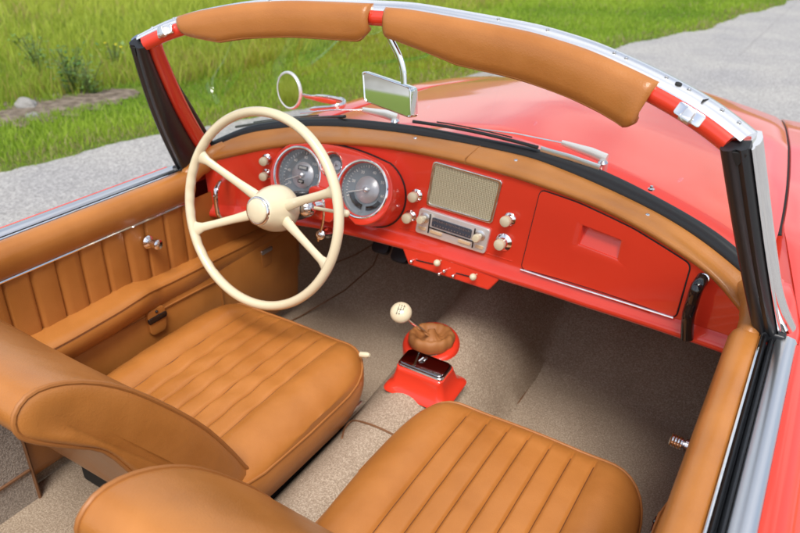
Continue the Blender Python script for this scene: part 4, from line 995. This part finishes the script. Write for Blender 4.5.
# tall meadow
X, Y = patch(1300000, -26, 3, -3, 26); d = dist_edge(X, Y); dist = np.hypot(X-.7, Y+1.1)
keep = (d > mown_w(Y)-.05) & (RNG.uniform(size=len(X)) < np.clip((5.5/dist)**1.6, .04, 1)) & (soil_d(X, Y) > .24)
X, Y, d, dist = X[keep], Y[keep], d[keep], dist[keep]
nn = pnoise(X, Y, 1.1, 5); t = np.clip(.5+1.0*nn+RNG.normal(size=len(X))*.25, 0, 1); yel = RNG.uniform(size=len(X)) < np.clip(.10+.5*pnoise(X, Y, .7, 9), .02, .5)
cols = mixc((.28, .38, .04), (.47, .54, .075), t); cols[yel] = mixc((.36, .32, .08), (.46, .38, .14), t)[yel]
near = np.clip(1.3-np.abs(d-mown_w(Y)), 0, 1)*(Y < 4.5)
H = (.09+.09*t+.12*near*RNG.uniform(size=len(X)))*RNG.uniform(.6, 1.3, len(X)); blades('meadow_grass', X, Y, H, (.0032+.0010*dist), .7, cols, 'taller rough meadow grass with dry yellow stems beyond the mown verge'); print('meadow', len(X))
# leafy weed and stones
LEAF = mat('weed_leaf', (.055, .14, .022), .5); LEAF2 = mat('weed_leaf_light', (.11, .20, .03), .5); STEM = mat('weed_stem', (.12, .16, .04), .7)
YEL = mat('yellow_petal', (.75, .62, .03), .6)
def weed(px, py, h, w, nl, lab, m, flowers=0):
    b = at(px, py, 'z', 0); root = bpy.data.objects.new('weed', None); C.objects.link(root); root.location = b; root['label'] = lab; root['category'] = 'weed'
    ms, ml, mf = MB(), MB(), MB()
    for s in range(9):
        a = RNG.uniform(0, 2*PI); rr = RNG.uniform(.2, 1)*w; hh = h*RNG.uniform(.6, 1.05)
        P = crv([(0, 0, 0), (math.cos(a)*rr*.4, math.sin(a)*rr*.4, hh*.5), (math.cos(a)*rr, math.sin(a)*rr, hh)], 4); ms.tube(P, .004, 5)
        for k in range(nl):
            p = P[int(RNG.integers(1, len(P)))]; q = p+Vector((RNG.normal()*w*.22, RNG.normal()*w*.22, RNG.normal()*.02)); d = Vector(RNG.normal(size=3)); d.z = abs(d.z)*.5; d.normalize(); e = d.cross(Vector((0, 0, 1))).normalized(); l = RNG.uniform(.03, .055)
            ml.add([q, q+d*l*.5+e*l*.28, q+d*l, q+d*l*.5-e*l*.28], [(0, 1, 2, 3)])
        if s < flowers: mf.lathe(P[-1], (0, 0, 1), [(.012, 0), (.014, .006), (.004, .01)], 8)
    ms.build('stem', STEM, root); ml.build('foliage', m, root, 0, fixn=False)
    if flowers: mf.split('flower', YEL, root, 0)
    return root
weed(74, 92, .40, .24, 26, 'dense dark green leafy weed at the meadow edge beside the bare soil', LEAF)
weed(92, 95, .30, .20, 18, 'paler green weed standing right of the dense dark one', LEAF2)
weed(38, 70, .34, .22, 14, 'loose pale weed furthest left in the meadow', LEAF2)
weed(116, 70, .30, .12, 6, 'thin weed with yellow flowers just left of the windscreen pillar', LEAF2, 4)
STONE = mat('pale_stone', (.34, .33, .31), .85, build=lambda nt, b: (lambda n: bump(nt, b, n.outputs[0], 1., .02))(N(nt, 'ShaderNodeTexNoise', Scale=18., Detail=8.)))
def stone(px, py, s, lab):
    bm = bmesh.new(); bmesh.ops.create_icosphere(bm, subdivisions=3, radius=1)
    for v in bm.verts:
        c = v.co; k = 1+.18*math.sin(c.x*3.1+px)+.14*math.sin(c.y*4.3+py)+.1*math.sin(c.z*5+c.x*4); v.co = Vector((c.x*s*k, c.y*s*.7*k, c.z*s*.45*k))
    me = bpy.data.meshes.new('stone'); bm.to_mesh(me); bm.free(); me.materials.append(STONE); o = bpy.data.objects.new('stone', me); C.objects.link(o); b = at(px, py, 'z', 0); o.location = (b.x, b.y, s*.2); o['label'] = lab; o['category'] = 'stone'; me.shade_smooth()
stone(27, 108, .11, 'larger pale stone lying on the bare soil strip'); stone(33, 118, .06, 'small pale stone below the larger one, toward the road')
# ------------------------------------------------------------------ light
W = bpy.data.worlds.new('World'); S.world = W; W.use_nodes = True; nt = W.node_tree; bg = nt.nodes['Background']
EL, AZ = 58, 150
sky = N(nt, 'ShaderNodeTexSky'); sky.sky_type = 'NISHITA'; sky.sun_disc = False; sky.sun_elevation = math.radians(EL); sky.sun_rotation = math.radians(AZ); sky.air_density = 1.; sky.dust_density = 2.5; sky.ozone_density = 1.
tc = N(nt, 'ShaderNodeTexCoord'); mp = N(nt, 'ShaderNodeMapping'); mp.inputs['Scale'].default_value = (1, 1, 2.2); L(nt, tc.outputs['Generated'], mp.inputs[0])
cn = N(nt, 'ShaderNodeTexNoise', Scale=2.6, Detail=9.); L(nt, mp.outputs[0], cn.inputs['Vector'])
cf = ramp(nt, cn.outputs[0], [(.46, (0.10,)*3), (.57, (.72,)*3)])
mx = N(nt, 'ShaderNodeMix', data_type='RGBA'); L(nt, cf, mx.inputs[0]); L(nt, sky.outputs[0], mx.inputs[6]); mx.inputs[7].default_value = (8.2, 8.3, 8.6, 1)
L(nt, mx.outputs[2], bg.inputs[0]); bg.inputs[1].default_value = .12
sl = bpy.data.lights.new('sun', 'SUN'); sl.energy = 2.5; sl.angle = math.radians(24); sl.color = (1, .96, .9)
so = bpy.data.objects.new('sun', sl); C.objects.link(so)
az = math.radians(AZ); el = math.radians(EL); dv = Vector((math.sin(az)*math.cos(el), math.cos(az)*math.cos(el), math.sin(el)))
so.rotation_euler = dv.to_track_quat('Z', 'Y').to_euler(); so.location = dv*30
S.view_settings.view_transform = 'Standard'; S.view_settings.look = 'None'; S.view_settings.gamma = 1; S.view_settings.use_curve_mapping = False; S.view_settings.exposure = .5
